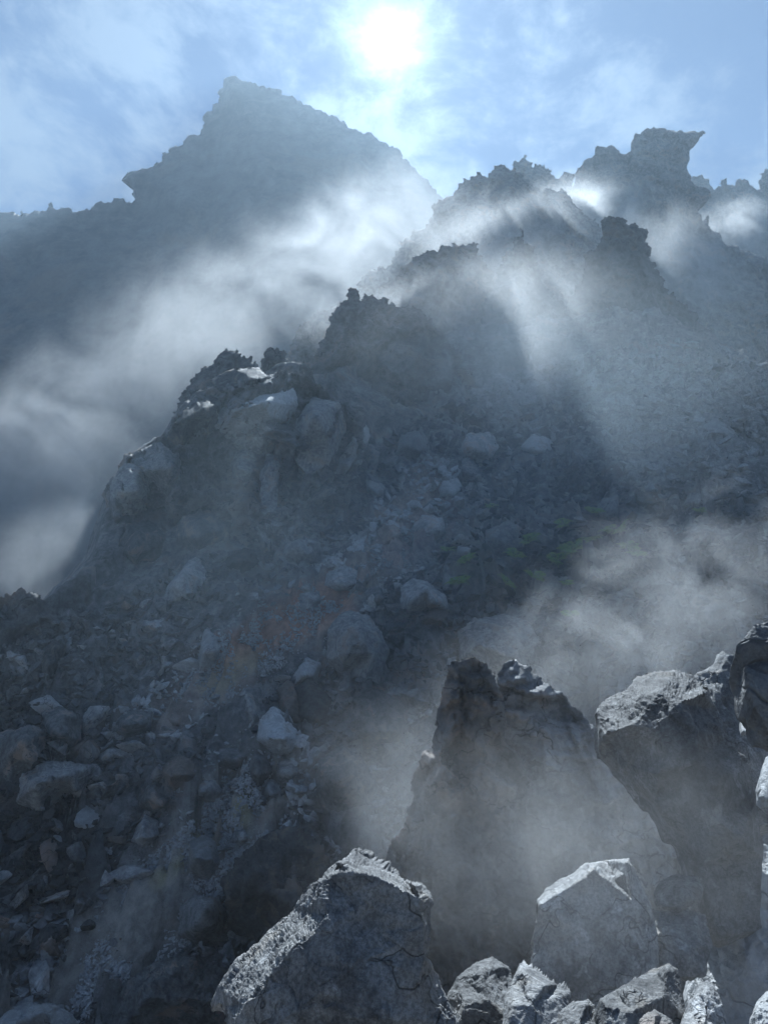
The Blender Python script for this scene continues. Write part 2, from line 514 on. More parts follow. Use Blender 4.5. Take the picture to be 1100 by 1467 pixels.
def close_back(V, F, onb, front, planeY, thick, L, drop=0.3):
    """add a rounded, rougher back so that the body is a closed solid"""
    db = dist_poly(np.vstack([V[onb][np.argsort(0 * V[onb][:, 0])]][:1]) if False else V[onb][:1].repeat(2, 0), V[:, 0], V[:, 1]) if False else None
    inner = np.where(~onb)[0]
    remap = np.arange(len(V)); remap[inner] = len(V) + np.arange(len(inner))
    t = thick * (1 - np.exp(-L / 0.35))
    pb = at(V[inner, 0], V[inner, 1], planeY[inner])
    back = pb + np.stack([0 * t[inner], t[inner], -drop * t[inner]], 1)
    back += 0.08 * thick * fbm(back / max(thick * 0.4, 0.05), 3, 5)[:, None]
    allv = np.vstack([front, back])
    fb = remap[F][:, ::-1]
    return allv, np.vstack([F, fb])


def interp_depth(ctrl, V):
    """depth over a coarse triangulation of (px, py, depth) points; flat faces between them"""
    P = [Vector((c[0], c[1])) for c in ctrl]
    v, e, f, ov, oe, of = delaunay_2d_cdt(P, [], [], 0, 1e-6)
    Z = np.array([ctrl[o[0]][2] for o in ov], float); C = np.array([tuple(q) for q in v])
    bestw = np.full(len(V), -1e9); out = np.zeros(len(V)); lit = np.zeros(len(V))
    P3 = at(C[:, 0], C[:, 1], Z)
    for t in f:
        nn = np.cross(P3[t[1]] - P3[t[0]], P3[t[2]] - P3[t[0]])
        nn = nn / (np.linalg.norm(nn) + 1e-12)
        if nn @ (CAM - P3[t[0]]) < 0:
            nn = -nn
        a, b, c = C[t[0]], C[t[1]], C[t[2]]
        den = (b[1] - c[1]) * (a[0] - c[0]) + (c[0] - b[0]) * (a[1] - c[1])
        if abs(den) < 1e-9:
            continue
        l0 = ((b[1] - c[1]) * (V[:, 0] - c[0]) + (c[0] - b[0]) * (V[:, 1] - c[1])) / den
        l1 = ((c[1] - a[1]) * (V[:, 0] - c[0]) + (a[0] - c[0]) * (V[:, 1] - c[1])) / den
        l2 = 1 - l0 - l1
        w = np.minimum(np.minimum(l0, l1), l2)
        l0c, l1c, l2c = [np.clip(l, 0, 1) for l in (l0, l1, l2)]
        s = l0c + l1c + l2c
        z = (l0c * Z[t[0]] + l1c * Z[t[1]] + l2c * Z[t[2]]) / s
        m = w > bestw
        bestw = np.where(m, w, bestw); out = np.where(m, z, out); lit = np.where(m, nn @ np.array([0.0, 0.55, 0.83]), lit)
    return out, lit


SOLID = []


def crag(name, crest, bottom, D, thick, label, cat='crag', step=4.0, rough=0.42, lean=0.0, amp=1.5, seed=1, mat=None, group=None, kind=None, fine=1.0):
    """a tall crag: its skyline, its distance, and a front that comes towards us below the skyline"""
    top = roughen(crest, 2.4, rough, seed, closed=False)
    top = np.vstack([top, np.array([crest[-1][:2]])])
    bot = roughen(bottom, step * 5, 0, seed, closed=False)
    bound = np.vstack([top, bot, np.array([bottom[-1][:2]])])
    V, F, onb = triangulate(bound, step, seed)
    m_px = D / FPX                                            # metres per pixel, roughly
    dpx = dist_poly(top, V[:, 0], V[:, 1])
    d = dpx * m_px
    bulge = thick * (1 - np.exp(-d / (thick * 1.3)))
    P0 = at(V[:, 0], V[:, 1], np.full(len(V), D))
    k = 1 / (m_px * 40)
    st = P0 * np.array([1, 1, 0.45])                           # upright joints and ribs
    wob = P0 + 2.0 * np.stack([fbm(P0 / 9, 2, seed), fbm(P0 / 9, 2, seed + 3), 0 * d], 1)
    disp = (1.0 * ridged(st * k * 0.55, 4 if fine == 1 else 2, seed + 5) * (0.35 if fine == 1 else 0.9) + fine * (0.8 * facets(wob * k * 0.8 * np.array([1, 1, .6]), seed + 7) +
            0.45 * facets(wob * k * 2.0, seed + 9) + 0.22 * facets(wob * k * 4.5, seed + 10) + 0.1 * fbm(P0 * k * 9, 2, seed + 12)))
    edge = np.clip(dpx / 14, 0.10, 1)
    Y = D - bulge - lean * d + disp * amp * m_px * 16 * edge
    Y = np.maximum(Y, 3.0)
    front = at(V[:, 0], V[:, 1], Y)
    L = d / max(thick, 1e-3)
    allv, allf = close_back(V, F, onb, front, np.where(onb, Y, np.maximum(Y + 0.1, D)), thick * 1.2, np.minimum(L, 3))
    SOLID.append((allv, allf))
    allv, o = rebase(allv)
    return add(name, mesh_np(name, allv, allf), mat or M_CRAG, label, cat, group, kind, loc=o)


def body(name, ctrl_out, ctrl_in, label, cat='boulder', thick=1.0, step=3.0, rough=0.06, amp=0.03, seed=1, mat=None, group=None, detail=1.0, back_drop=0.4):
    """a boulder from outline points and inner ridge points, each (px, py, metres out)"""
    bound = roughen(ctrl_out, step, rough, seed)
    V, F, onb = triangulate(bound, step, seed)
    Y0, up = interp_depth(list(ctrl_out) + list(ctrl_in), V)
    P0 = at(V[:, 0], V[:, 1], Y0)
    D = float(np.mean([c[2] for c in ctrl_out]))
    m_px = D / FPX
    k = 1 / (m_px * 60)
    wob = P0 + 0.5 / k * 0.25 * np.stack([fbm(P0 * k, 2, seed), fbm(P0 * k, 2, seed + 3), fbm(P0 * k, 2, seed + 4)], 1)
    dpx = dist_poly(np.vstack([bound, bound[:1]]), V[:, 0], V[:, 1])
    crust = 0.30 + 0.70 * smooth01((up + 0.02) / 0.2)           # shade put into the shape: faces turned from the sun stay smoother
    low = 0.9 * facets(wob * k * 1.2, seed + 7) + 0.6 * facets(wob * k * 2.6, seed + 9)
    high = 0.45 * facets(wob * k * 5.5, seed + 11) + 0.22 * facets(wob * k * 11, seed + 12) + 0.10 * fbm(wob * k * 14, 2, seed + 14)
    disp = detail * (0.75 * low + crust * high) * np.clip(dpx / 5, 0.3, 1)
    # smooth normals of the undisplaced front
    fn = np.cross(P0[F[:, 1]] - P0[F[:, 0]], P0[F[:, 2]] - P0[F[:, 0]])
    N = np.zeros_like(P0)
    for c_ in range(3):
        np.add.at(N, F[:, c_], fn)
    N /= np.maximum(np.linalg.norm(N, axis=1), 1e-9)[:, None]
    N[((CAM - P0) * N).sum(1) < 0] *= -1
    front = P0 - N * (disp * amp)[:, None]
    Y = front[:, 1]
    L = dpx * m_px / max(thick, 1e-4)
    planeY = np.where(onb, Y, Y0 + 2.2 * amp)
    allv, allf = close_back(V, F, onb, front, planeY, thick, L * 2, back_drop)
    allv, o = rebase(allv)
    return add(name, mesh_np(name, allv, allf), mat or M_HERO, label, cat, group, None, loc=o)


# ------------------------------------------------------------------ far mountain and the crags of the ridge
mtn = [(-260, 330), (-120, 300), (-40, 305), (0, 303), (22, 305), (30, 312), (32, 300), (40, 306), (52, 302), (68, 300), (70, 291), (76, 292), (80, 300), (98, 297), (104, 303), (130, 300), (136, 293), (150, 291), (158, 290), (163, 284), (176, 282), (190, 290),
       (194, 286), (189, 278), (188, 262), (182, 252), (183, 247), (205, 240), (228, 234), (232, 220), (243, 219), (246, 211), (262, 208), (268, 194), (288, 190), (291, 183), (292, 165), (300, 160), (303, 148), (313, 145), (311, 132), (320, 126), (324, 111), (335, 108),
       (350, 116), (380, 125), (410, 137), (440, 150), (470, 165), (497, 180), (530, 190), (552, 204), (580, 228), (605, 252), (630, 280), (668, 300), (760, 330), (900, 380)]
crag('mountain', mtn, [(900, 900), (500, 1000), (-260, 1000)], 500, 80, 'dark pointed mountain peak with a jagged left ridge behind the rising steam', None, step=6, rough=0.34, seed=3, kind='structure', amp=0.8, fine=0.04, mat=M_FAR)

crag('crag', [(930, 330), (975, 280), (985, 262), (992, 250), (1005, 250), (1015, 262), (1025, 270), (1031, 258), (1041, 256), (1052, 266), (1062, 258), (1073, 257), (1080, 270), (1090, 271), (1094, 244), (1100, 238), (1118, 232), (1140, 250), (1200, 300)],
     [(1200, 620), (930, 620)], 380, 30, 'pale hazy toothed crag at the right edge behind the overhanging crag', seed=5, rough=0.45)
crag('crag', [(680, 330), (735, 232), (748, 226), (760, 232), (780, 235), (790, 244), (800, 256), (806, 248), (812, 246), (819, 256), (822, 268), (850, 300)],
     [(850, 520), (680, 520)], 285, 18, 'small knobbly sunlit crag showing between the two tall ridge crags', seed=6, rough=0.5)
crag('crag', [(770, 360), (800, 310), (821, 266), (826, 240), (846, 226), (855, 207), (868, 211), (880, 210), (888, 219), (902, 217), (906, 200), (911, 190), (925, 184), (945, 183), (962, 187), (985, 189), (1007, 187), (1011, 191), (1000, 202), (988, 215), (986, 232), (989, 258),
              (1000, 268), (1016, 273), (1018, 280), (1008, 292), (999, 303), (1006, 316), (1014, 307), (1018, 328), (1030, 333), (1036, 347), (1058, 357), (1100, 373), (1150, 400), (1230, 460)],
     [(1230, 860), (770, 860)], 260, 28, 'tall dark crag with an overhanging beak at its top right', seed=8, rough=0.24)
crag('crag', [(470, 560), (512, 415), (524, 395), (545, 380), (560, 374), (572, 347), (600, 330), (614, 315), (618, 294), (635, 286), (650, 276), (654, 262), (672, 258), (690, 250), (697, 254), (715, 237), (735, 238), (752, 250), (768, 268), (792, 271), (816, 281), (834, 300), (856, 320), (900, 380)],
     [(900, 800), (470, 800)], 195, 20, 'broad hazy ridge crag climbing to a knobbly top, left of the beaked crag', seed=9, rough=0.45)
crag('crag', [(800, 470), (838, 372), (856, 350), (861, 326), (872, 309), (884, 310), (896, 315), (912, 322), (926, 341), (933, 362), (938, 386), (950, 410), (985, 440), (1010, 475)],
     [(1010, 800), (800, 800)], 120, 8, 'dark rounded knob of rock below the beaked crag', seed=10)
crag('rock_pinnacle', [(688, 520), (700, 420), (720, 378), (735, 346), (744, 327), (750, 332), (757, 350), (772, 385), (802, 430), (834, 476), (850, 560)],
     [(850, 760), (688, 760)], 122, 7, 'slim pointed tooth of rock standing among light shafts on the ridge', 'rock pinnacle', seed=11)
crag('crag', [(500, 560), (528, 440), (546, 405), (566, 394), (590, 372), (618, 358), (640, 352), (652, 346), (686, 350), (696, 378), (712, 412), (726, 450), (750, 540)],
     [(750, 760), (500, 760)], 126, 8, 'blunt dark shoulder of rock behind the twin topped pinnacle', seed=12)
crag('crag', [(385, 580), (404, 520), (420, 492), (428, 466), (449, 448), (462, 446), (474, 437), (490, 432), (510, 470), (530, 560)],
     [(530, 760), (385, 760)], 150, 8, 'pale misty spur left of the twin topped pinnacle', seed=13)
crag('rock_pinnacle', [(432, 620), (452, 520), (460, 488), (475, 462), (486, 440), (497, 430), (498, 415), (507, 413), (514, 421), (517, 432), (522, 420), (533, 420), (547, 426), (557, 436), (564, 434), (574, 441), (581, 437), (588, 441), (593, 437), (605, 449), (622, 462), (642, 486), (664, 512), (700, 580)],
     [(700, 780), (432, 780)], 102, 7, 'dark twin topped pinnacle of rock in the middle of the ridge', 'rock pinnacle', seed=14, rough=0.42)
crag('crag', [(225, 640), (254, 582), (268, 560), (280, 540), (292, 524), (311, 512), (323, 499), (338, 498), (346, 506), (354, 513), (361, 510), (370, 522), (384, 560)],
     [(384, 700), (225, 700)], 90, 5, 'hazy crag with a small bump on top at the left end of the ridge', seed=15, rough=0.45)
crag('crag', [(360, 580), (374, 516), (385, 499), (397, 497), (406, 501), (412, 514), (425, 560)], [(425, 680), (360, 680)], 92, 4, 'small blunt crag beside the left end crag', seed=16)
crag('rock_slab', [(370, 545), (382, 532), (398, 521), (418, 518), (438, 521), (447, 530), (452, 548)], [(452, 600), (370, 600)], 86, 3, 'dark cap rock lying on top of the left outcrop', 'rock slab', seed=17, rough=0.06)
crag('rock_outcrop', [(136, 850), (146, 760), (154, 694), (168, 668), (184, 650), (212, 641), (233, 622), (246, 600), (262, 580), (300, 556), (350, 540), (400, 532), (440, 536), (470, 560), (520, 590), (524, 640), (500, 720)],
     [(430, 800), (320, 830), (220, 900), (136, 940)], 75, 6, 'big smooth faced outcrop bulging from the left flank of the slope', 'rock outcrop', seed=18, rough=0.3, step=3.2, amp=3.8)
crag('rock_outcrop', [(-120, 900), (-40, 850), (5, 856), (25, 846), (46, 848), (58, 858), (74, 868), (92, 890), (120, 940), (150, 1000)],
     [(190, 1150), (-120, 1150)], 60, 3.5, 'dark outcrop at the left edge under the steam', 'rock outcrop', seed=19, step=4.0)

# crags standing in the steam of the gully
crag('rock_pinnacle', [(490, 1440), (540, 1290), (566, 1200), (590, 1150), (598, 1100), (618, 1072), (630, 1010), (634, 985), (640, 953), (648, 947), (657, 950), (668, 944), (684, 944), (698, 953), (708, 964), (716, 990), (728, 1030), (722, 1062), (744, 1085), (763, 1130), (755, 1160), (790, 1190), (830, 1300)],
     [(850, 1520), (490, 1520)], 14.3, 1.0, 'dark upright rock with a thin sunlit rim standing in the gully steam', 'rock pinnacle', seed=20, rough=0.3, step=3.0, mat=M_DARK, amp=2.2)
crag('crag', [(680, 1200), (700, 1010), (712, 966), (724, 949), (740, 945), (755, 951), (760, 964), (790, 983), (812, 1000), (826, 1016), (842, 1030), (866, 1070), (910, 1130), (960, 1200), (1020, 1300)],
     [(1020, 1520), (680, 1520)], 15.8, 1.4, 'stepped dark crag falling to the right in the gully steam', seed=21, rough=0.28, step=3.0, mat=M_BOULDER, amp=2.0)

# ------------------------------------------------------------------ near boulders
body('boulder', [(506, 1217, 5.7), (540, 1238, 5.65), (576, 1258, 5.6), (606, 1266, 5.5), (618, 1283, 5.4), (621, 1297, 5.35), (613, 1325, 5.2), (611, 1370, 5.05), (628, 1396, 5.0), (655, 1465, 4.95), (665, 1540, 4.9), (300, 1540, 4.95),
                 (330, 1470, 5.4), (323, 1442, 5.8), (309, 1436, 6.0), (312, 1415, 6.05), (338, 1374, 6.1), (380, 1338, 6.1), (420, 1304, 6.05), (432, 1282, 6.0), (446, 1266, 5.9), (464, 1254, 5.75), (480, 1236, 5.7)],
     [(470, 1258, 5.02), (489, 1236, 5.08), (500, 1250, 4.93), (541, 1257, 4.89), (594, 1268, 4.86), (600, 1287, 4.82), (606, 1330, 4.80), (608, 1372, 4.78), (536, 1372, 4.79), (512, 1304, 4.93), (520, 1340, 4.90), (498, 1285, 4.99), (468, 1312, 4.85), (463, 1288, 4.94), (474, 1330, 4.81), (494, 1380, 4.72),
      (478, 1360, 4.75), (450, 1336, 4.84), (416, 1358, 4.86), (388, 1395, 4.90), (352, 1440, 4.94), (338, 1464, 4.97), (460, 1420, 4.70), (600, 1400, 4.72), (610, 1460, 4.70), (560, 1460, 4.68)],
     'big cracked near boulder with a bright craggy left flank and pointed top', thick=0.7, step=1.5, rough=0.14, amp=0.028, seed=31)
body('boulder', [(854, 1020, 8.3), (862, 1006, 8.5), (880, 995, 8.7), (900, 984, 8.9), (910, 970, 9.2), (936, 962, 9.4), (970, 960, 9.5), (990, 966, 9.3), (1001, 978, 9.0), (1015, 991, 8.5), (1026, 1018, 8.1), (1042, 1055, 7.8), (1056, 1078, 7.6), (1068, 1085, 7.6), (1074, 1102, 7.5), (1082, 1150, 7.4), (1092, 1230, 7.3), (1090, 1330, 7.2), (1030, 1340, 7.1),
                 (1000, 1240, 7.2), (980, 1190, 7.25), (940, 1140, 7.35), (905, 1100, 7.5), (872, 1060, 7.7), (862, 1056, 7.8), (858, 1040, 8.1)],
     [(866, 1052, 7.5), (880, 1034, 7.55), (884, 1024, 8.0), (887, 1044, 7.3), (905, 1038, 7.25), (921, 1022, 7.28), (900, 1010, 7.9), (936, 1043, 7.15), (920, 998, 7.55), (945, 992, 7.45), (972, 1007, 7.2), (1009, 992, 7.6), (995, 1050, 7.08), (960, 1080, 7.06), (1000, 1090, 6.98), (940, 1110, 7.1), (1030, 1110, 6.98), (1020, 1170, 6.92), (1060, 1200, 6.92)],
     'near boulder with a sunlit slanting top and dark front in the steam, right side', thick=1.4, step=1.6, rough=0.14, amp=0.04, seed=32)
body('boulder', [(769, 1288, 6.9), (780, 1275, 7.0), (800, 1262, 7.2), (824, 1248, 7.4), (838, 1236, 7.5), (868, 1232, 7.5), (901, 1229, 6.9), (908, 1244, 6.56), (918, 1266, 6.55), (930, 1292, 6.52), (938, 1320, 6.5), (944, 1360, 6.46), (946, 1440, 6.4), (860, 1450, 6.35), (775, 1430, 6.4), (762, 1380, 6.5), (766, 1330, 6.6)],
     [(772, 1297, 6.56), (800, 1281, 6.50), (840, 1256, 6.46), (848, 1243, 6.44), (897, 1235, 6.46), (838, 1290, 6.43), (822, 1330, 6.40), (818, 1400, 6.38), (905, 1290, 6.41), (915, 1360, 6.37), (780, 1360, 6.50)],
     'flat fronted standing boulder with a thin bright top edge in the steam', thick=1.2, step=1.7, rough=0.08, amp=0.02, seed=33)
body('boulder', [(1053, 934, 5.2), (1054, 926, 5.2), (1070, 908, 5.2), (1078, 897, 5.25), (1100, 890, 5.3), (1150, 880, 5.3), (1200, 960, 5.2), (1190, 1060, 5.1), (1130, 1062, 5.1), (1098, 1042, 5.1), (1084, 1018, 5.1), (1072, 985, 5.15), (1065, 955, 5.2)],
     [(1075, 918, 5.14), (1085, 985, 5.08), (1140, 930, 5.12), (1140, 1010, 5.0)],
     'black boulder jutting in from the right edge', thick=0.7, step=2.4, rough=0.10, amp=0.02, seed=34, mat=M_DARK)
body('rock', [(960, 1060, 9.6), (975, 985, 9.9), (1000, 962, 10.1), (1020, 952, 10.2), (1026, 938, 10.3), (1034, 932, 10.3), (1042, 938, 10.2), (1052, 938, 10.2), (1062, 960, 10.1), (1072, 1000, 10), (1090, 1040, 9.8), (1120, 1090, 9.6), (1120, 1180, 9.2), (980, 1180, 9.2)],
     [(1030, 960, 9.9), (1040, 990, 9.7), (1010, 1010, 9.6), (1060, 1060, 9.3)],
     'dim knobbly rock just behind the sunlit top of the right hand boulder', 'rock', thick=1.0, step=3.2, rough=0.10, amp=0.06, seed=35)
body('rock', [(1060, 1030, 7.3), (1068, 1016, 7.5), (1078, 1022, 7.5), (1096, 1036, 7.4), (1084, 1048, 7.0), (1066, 1048, 7.0)], [(1075, 1036, 7.2)],
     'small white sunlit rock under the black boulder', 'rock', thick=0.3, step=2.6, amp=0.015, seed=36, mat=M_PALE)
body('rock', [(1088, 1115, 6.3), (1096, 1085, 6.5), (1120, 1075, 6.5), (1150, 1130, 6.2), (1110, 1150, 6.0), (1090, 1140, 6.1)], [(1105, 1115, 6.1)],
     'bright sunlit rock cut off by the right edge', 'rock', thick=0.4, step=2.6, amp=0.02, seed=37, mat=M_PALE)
body('rock', [(640, 1425, 5.5), (655, 1400, 5.6), (680, 1380, 5.8), (705, 1370, 5.9), (728, 1385, 5.8), (742, 1420, 5.6), (760, 1500, 5.2), (640, 1520, 5.1)], [(690, 1392, 5.5), (700, 1430, 5.3), (665, 1440, 5.25)],
     'rough dark rock at the bottom, between the two big boulders', 'rock', thick=0.5, step=2.2, rough=0.05, amp=0.022, seed=41)
body('rock', [(722, 1430, 5.0), (735, 1400, 5.15), (744, 1379, 5.3), (760, 1386, 5.3), (780, 1400, 5.25), (800, 1411, 5.2), (818, 1421, 5.1), (812, 1520, 4.7), (715, 1520, 4.6)], [(748, 1392, 5.05), (780, 1412, 4.95), (760, 1440, 4.8), (735, 1440, 4.8)],
     'wedge shaped dark rock with a white ridge line at the bottom', 'rock', thick=0.5, step=2.2, rough=0.04, amp=0.012, seed=42)
body('rock', [(800, 1452, 4.9), (815, 1438, 5.0), (842, 1430, 5.05), (852, 1440, 5.0), (864, 1480, 4.8), (855, 1530, 4.6), (795, 1530, 4.6)], [(838, 1440, 4.85), (828, 1470, 4.7)],
     'small squat rock with a lit crest at the bottom', 'rock', thick=0.4, step=2.2, rough=0.04, amp=0.015, seed=43)
body('rock', [(858, 1432, 4.9), (880, 1420, 5.1), (905, 1404, 5.3), (940, 1387, 5.5), (958, 1380, 5.5), (970, 1388, 5.4), (976, 1410, 5.2), (982, 1460, 4.9), (985, 1530, 4.6), (865, 1530, 4.5)],
     [(866, 1440, 4.72), (900, 1418, 4.85), (955, 1390, 5.1), (950, 1430, 4.8), (905, 1450, 4.65)],
     'tilted slab of rock with a sunlit upper edge below the flat fronted boulder', 'rock', thick=0.6, step=2.2, rough=0.04, amp=0.018, seed=44)
body('rock', [(916, 1462, 3.6), (926, 1452, 3.65), (937, 1446, 3.7), (948, 1452, 3.7), (962, 1462, 3.65), (985, 1530, 3.4), (900, 1530, 3.4)], [(938, 1455, 3.55), (938, 1480, 3.45)],
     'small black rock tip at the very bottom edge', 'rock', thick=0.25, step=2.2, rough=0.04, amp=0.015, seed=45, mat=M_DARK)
body('rock', [(975, 1470, 4.6), (985, 1440, 4.8), (1000, 1415, 5), (1012, 1402, 5.1), (1022, 1412, 5), (1035, 1440, 4.8), (1050, 1530, 4.5), (975, 1530, 4.4)], [(1010, 1418, 4.8), (1010, 1460, 4.5)],
     'upright weathered rock with pale streaks at the bottom right', 'rock', thick=0.4, step=2.2, rough=0.04, amp=0.022, seed=46)
body('rock', [(1082, 1450, 4.2), (1090, 1432, 4.3), (1100, 1422, 4.35), (1140, 1420, 4.35), (1150, 1530, 4.0), (1080, 1530, 4.0)], [(1105, 1445, 4.1)],
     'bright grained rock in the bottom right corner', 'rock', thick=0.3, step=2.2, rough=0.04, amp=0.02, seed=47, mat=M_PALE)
body('rock', [(936, 1276, 7.2), (945, 1262, 7.3), (970, 1253, 7.35), (1000, 1256, 7.3), (1008, 1272, 7.2), (1003, 1292, 7.0), (975, 1300, 6.95), (940, 1298, 7.0)], [(970, 1270, 7.0), (985, 1285, 6.9)],
     'small rounded rock in the steam right of the flat fronted boulder', 'rock', thick=0.35, step=2.6, amp=0.02, seed=48)
body('rock', [(930, 1300, 6.9), (940, 1305, 7.0), (980, 1302, 7.1), (1010, 1312, 7), (1020, 1350, 6.8), (1010, 1400, 6.5), (945, 1400, 6.5), (936, 1340, 6.7)], [(940, 1340, 6.6), (965, 1330, 6.7), (985, 1365, 6.5)],
     'low rock under the small rounded rock, its left end sparkling in sun', 'rock', thick=0.5, step=2.6, amp=0.04, seed=49)
body('rock', [(985, 1420, 7.6), (1000, 1330, 8.0), (1020, 1270, 8.2), (1050, 1215, 8.3), (1085, 1205, 8.3), (1140, 1230, 8.2), (1160, 1480, 7.2), (985, 1500, 7.2)], [(1040, 1290, 7.7), (1090, 1260, 7.8), (1070, 1380, 7.3)],
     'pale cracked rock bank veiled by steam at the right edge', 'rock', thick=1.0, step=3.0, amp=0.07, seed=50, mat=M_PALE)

# stones may also lie on the crags
_v = [cv_] ; _f = [[tuple(int(k) for k in f) for f in cf_]]; _n = len(cv_)
for a_, b_ in SOLID:
    if a_[:, 1].mean() > 40:
        _v.append(a_); _f.append([tuple(int(k) + _n for k in f) for f in b_]); _n += len(a_)
BVH = BVHTree.FromPolygons([tuple(p) for q in _v for p in q], [f for q in _f for f in q])

# ------------------------------------------------------------------ boulders lying on the slope (outline in the photo, resting on the slope there)
def slope_boulder(pts, label, cat='boulder', mat=None, bulge=1.0, seed=1, name='boulder', amp=1.5, step=3.2, lean=0.55):
    P = np.array(pts, float)
    c = P.mean(0); w = np.ptp(P[:, 0]); h = np.ptp(P[:, 1])
    ib = int(np.argmax(P[:, 1]))
    Db = depth(c[0], P[ib, 1] - h * 0.08)
    def dd(x, y):
        t = depth(x, y, Db)
        t = min(max(t, Db - 2), Db + h * Db / FPX * 2.5)
        return Db - 0.05 + lean * (t - Db)
    out = [(x, y, dd(x, y)) for x, y in pts]
    m = Db / FPX * min(w, h)
    rnd = random.Random(seed)
    ins = []
    n = 2 if max(w, h) < 40 else 3
    for k in range(n):
        a = 2 * math.pi * (k + rnd.random() * 0.6) / n
        x = c[0] + math.cos(a) * w * 0.24; y = c[1] + math.sin(a) * h * 0.24
        ins.append((x, y, dd(x, y) - m * bulge * rnd.uniform(0.45, 1.1)))
    return body(name, out, ins, label, cat, thick=m * 0.8, step=step, rough=0.14, amp=amp * m * 0.05, seed=seed, mat=mat or M_BOULDER)


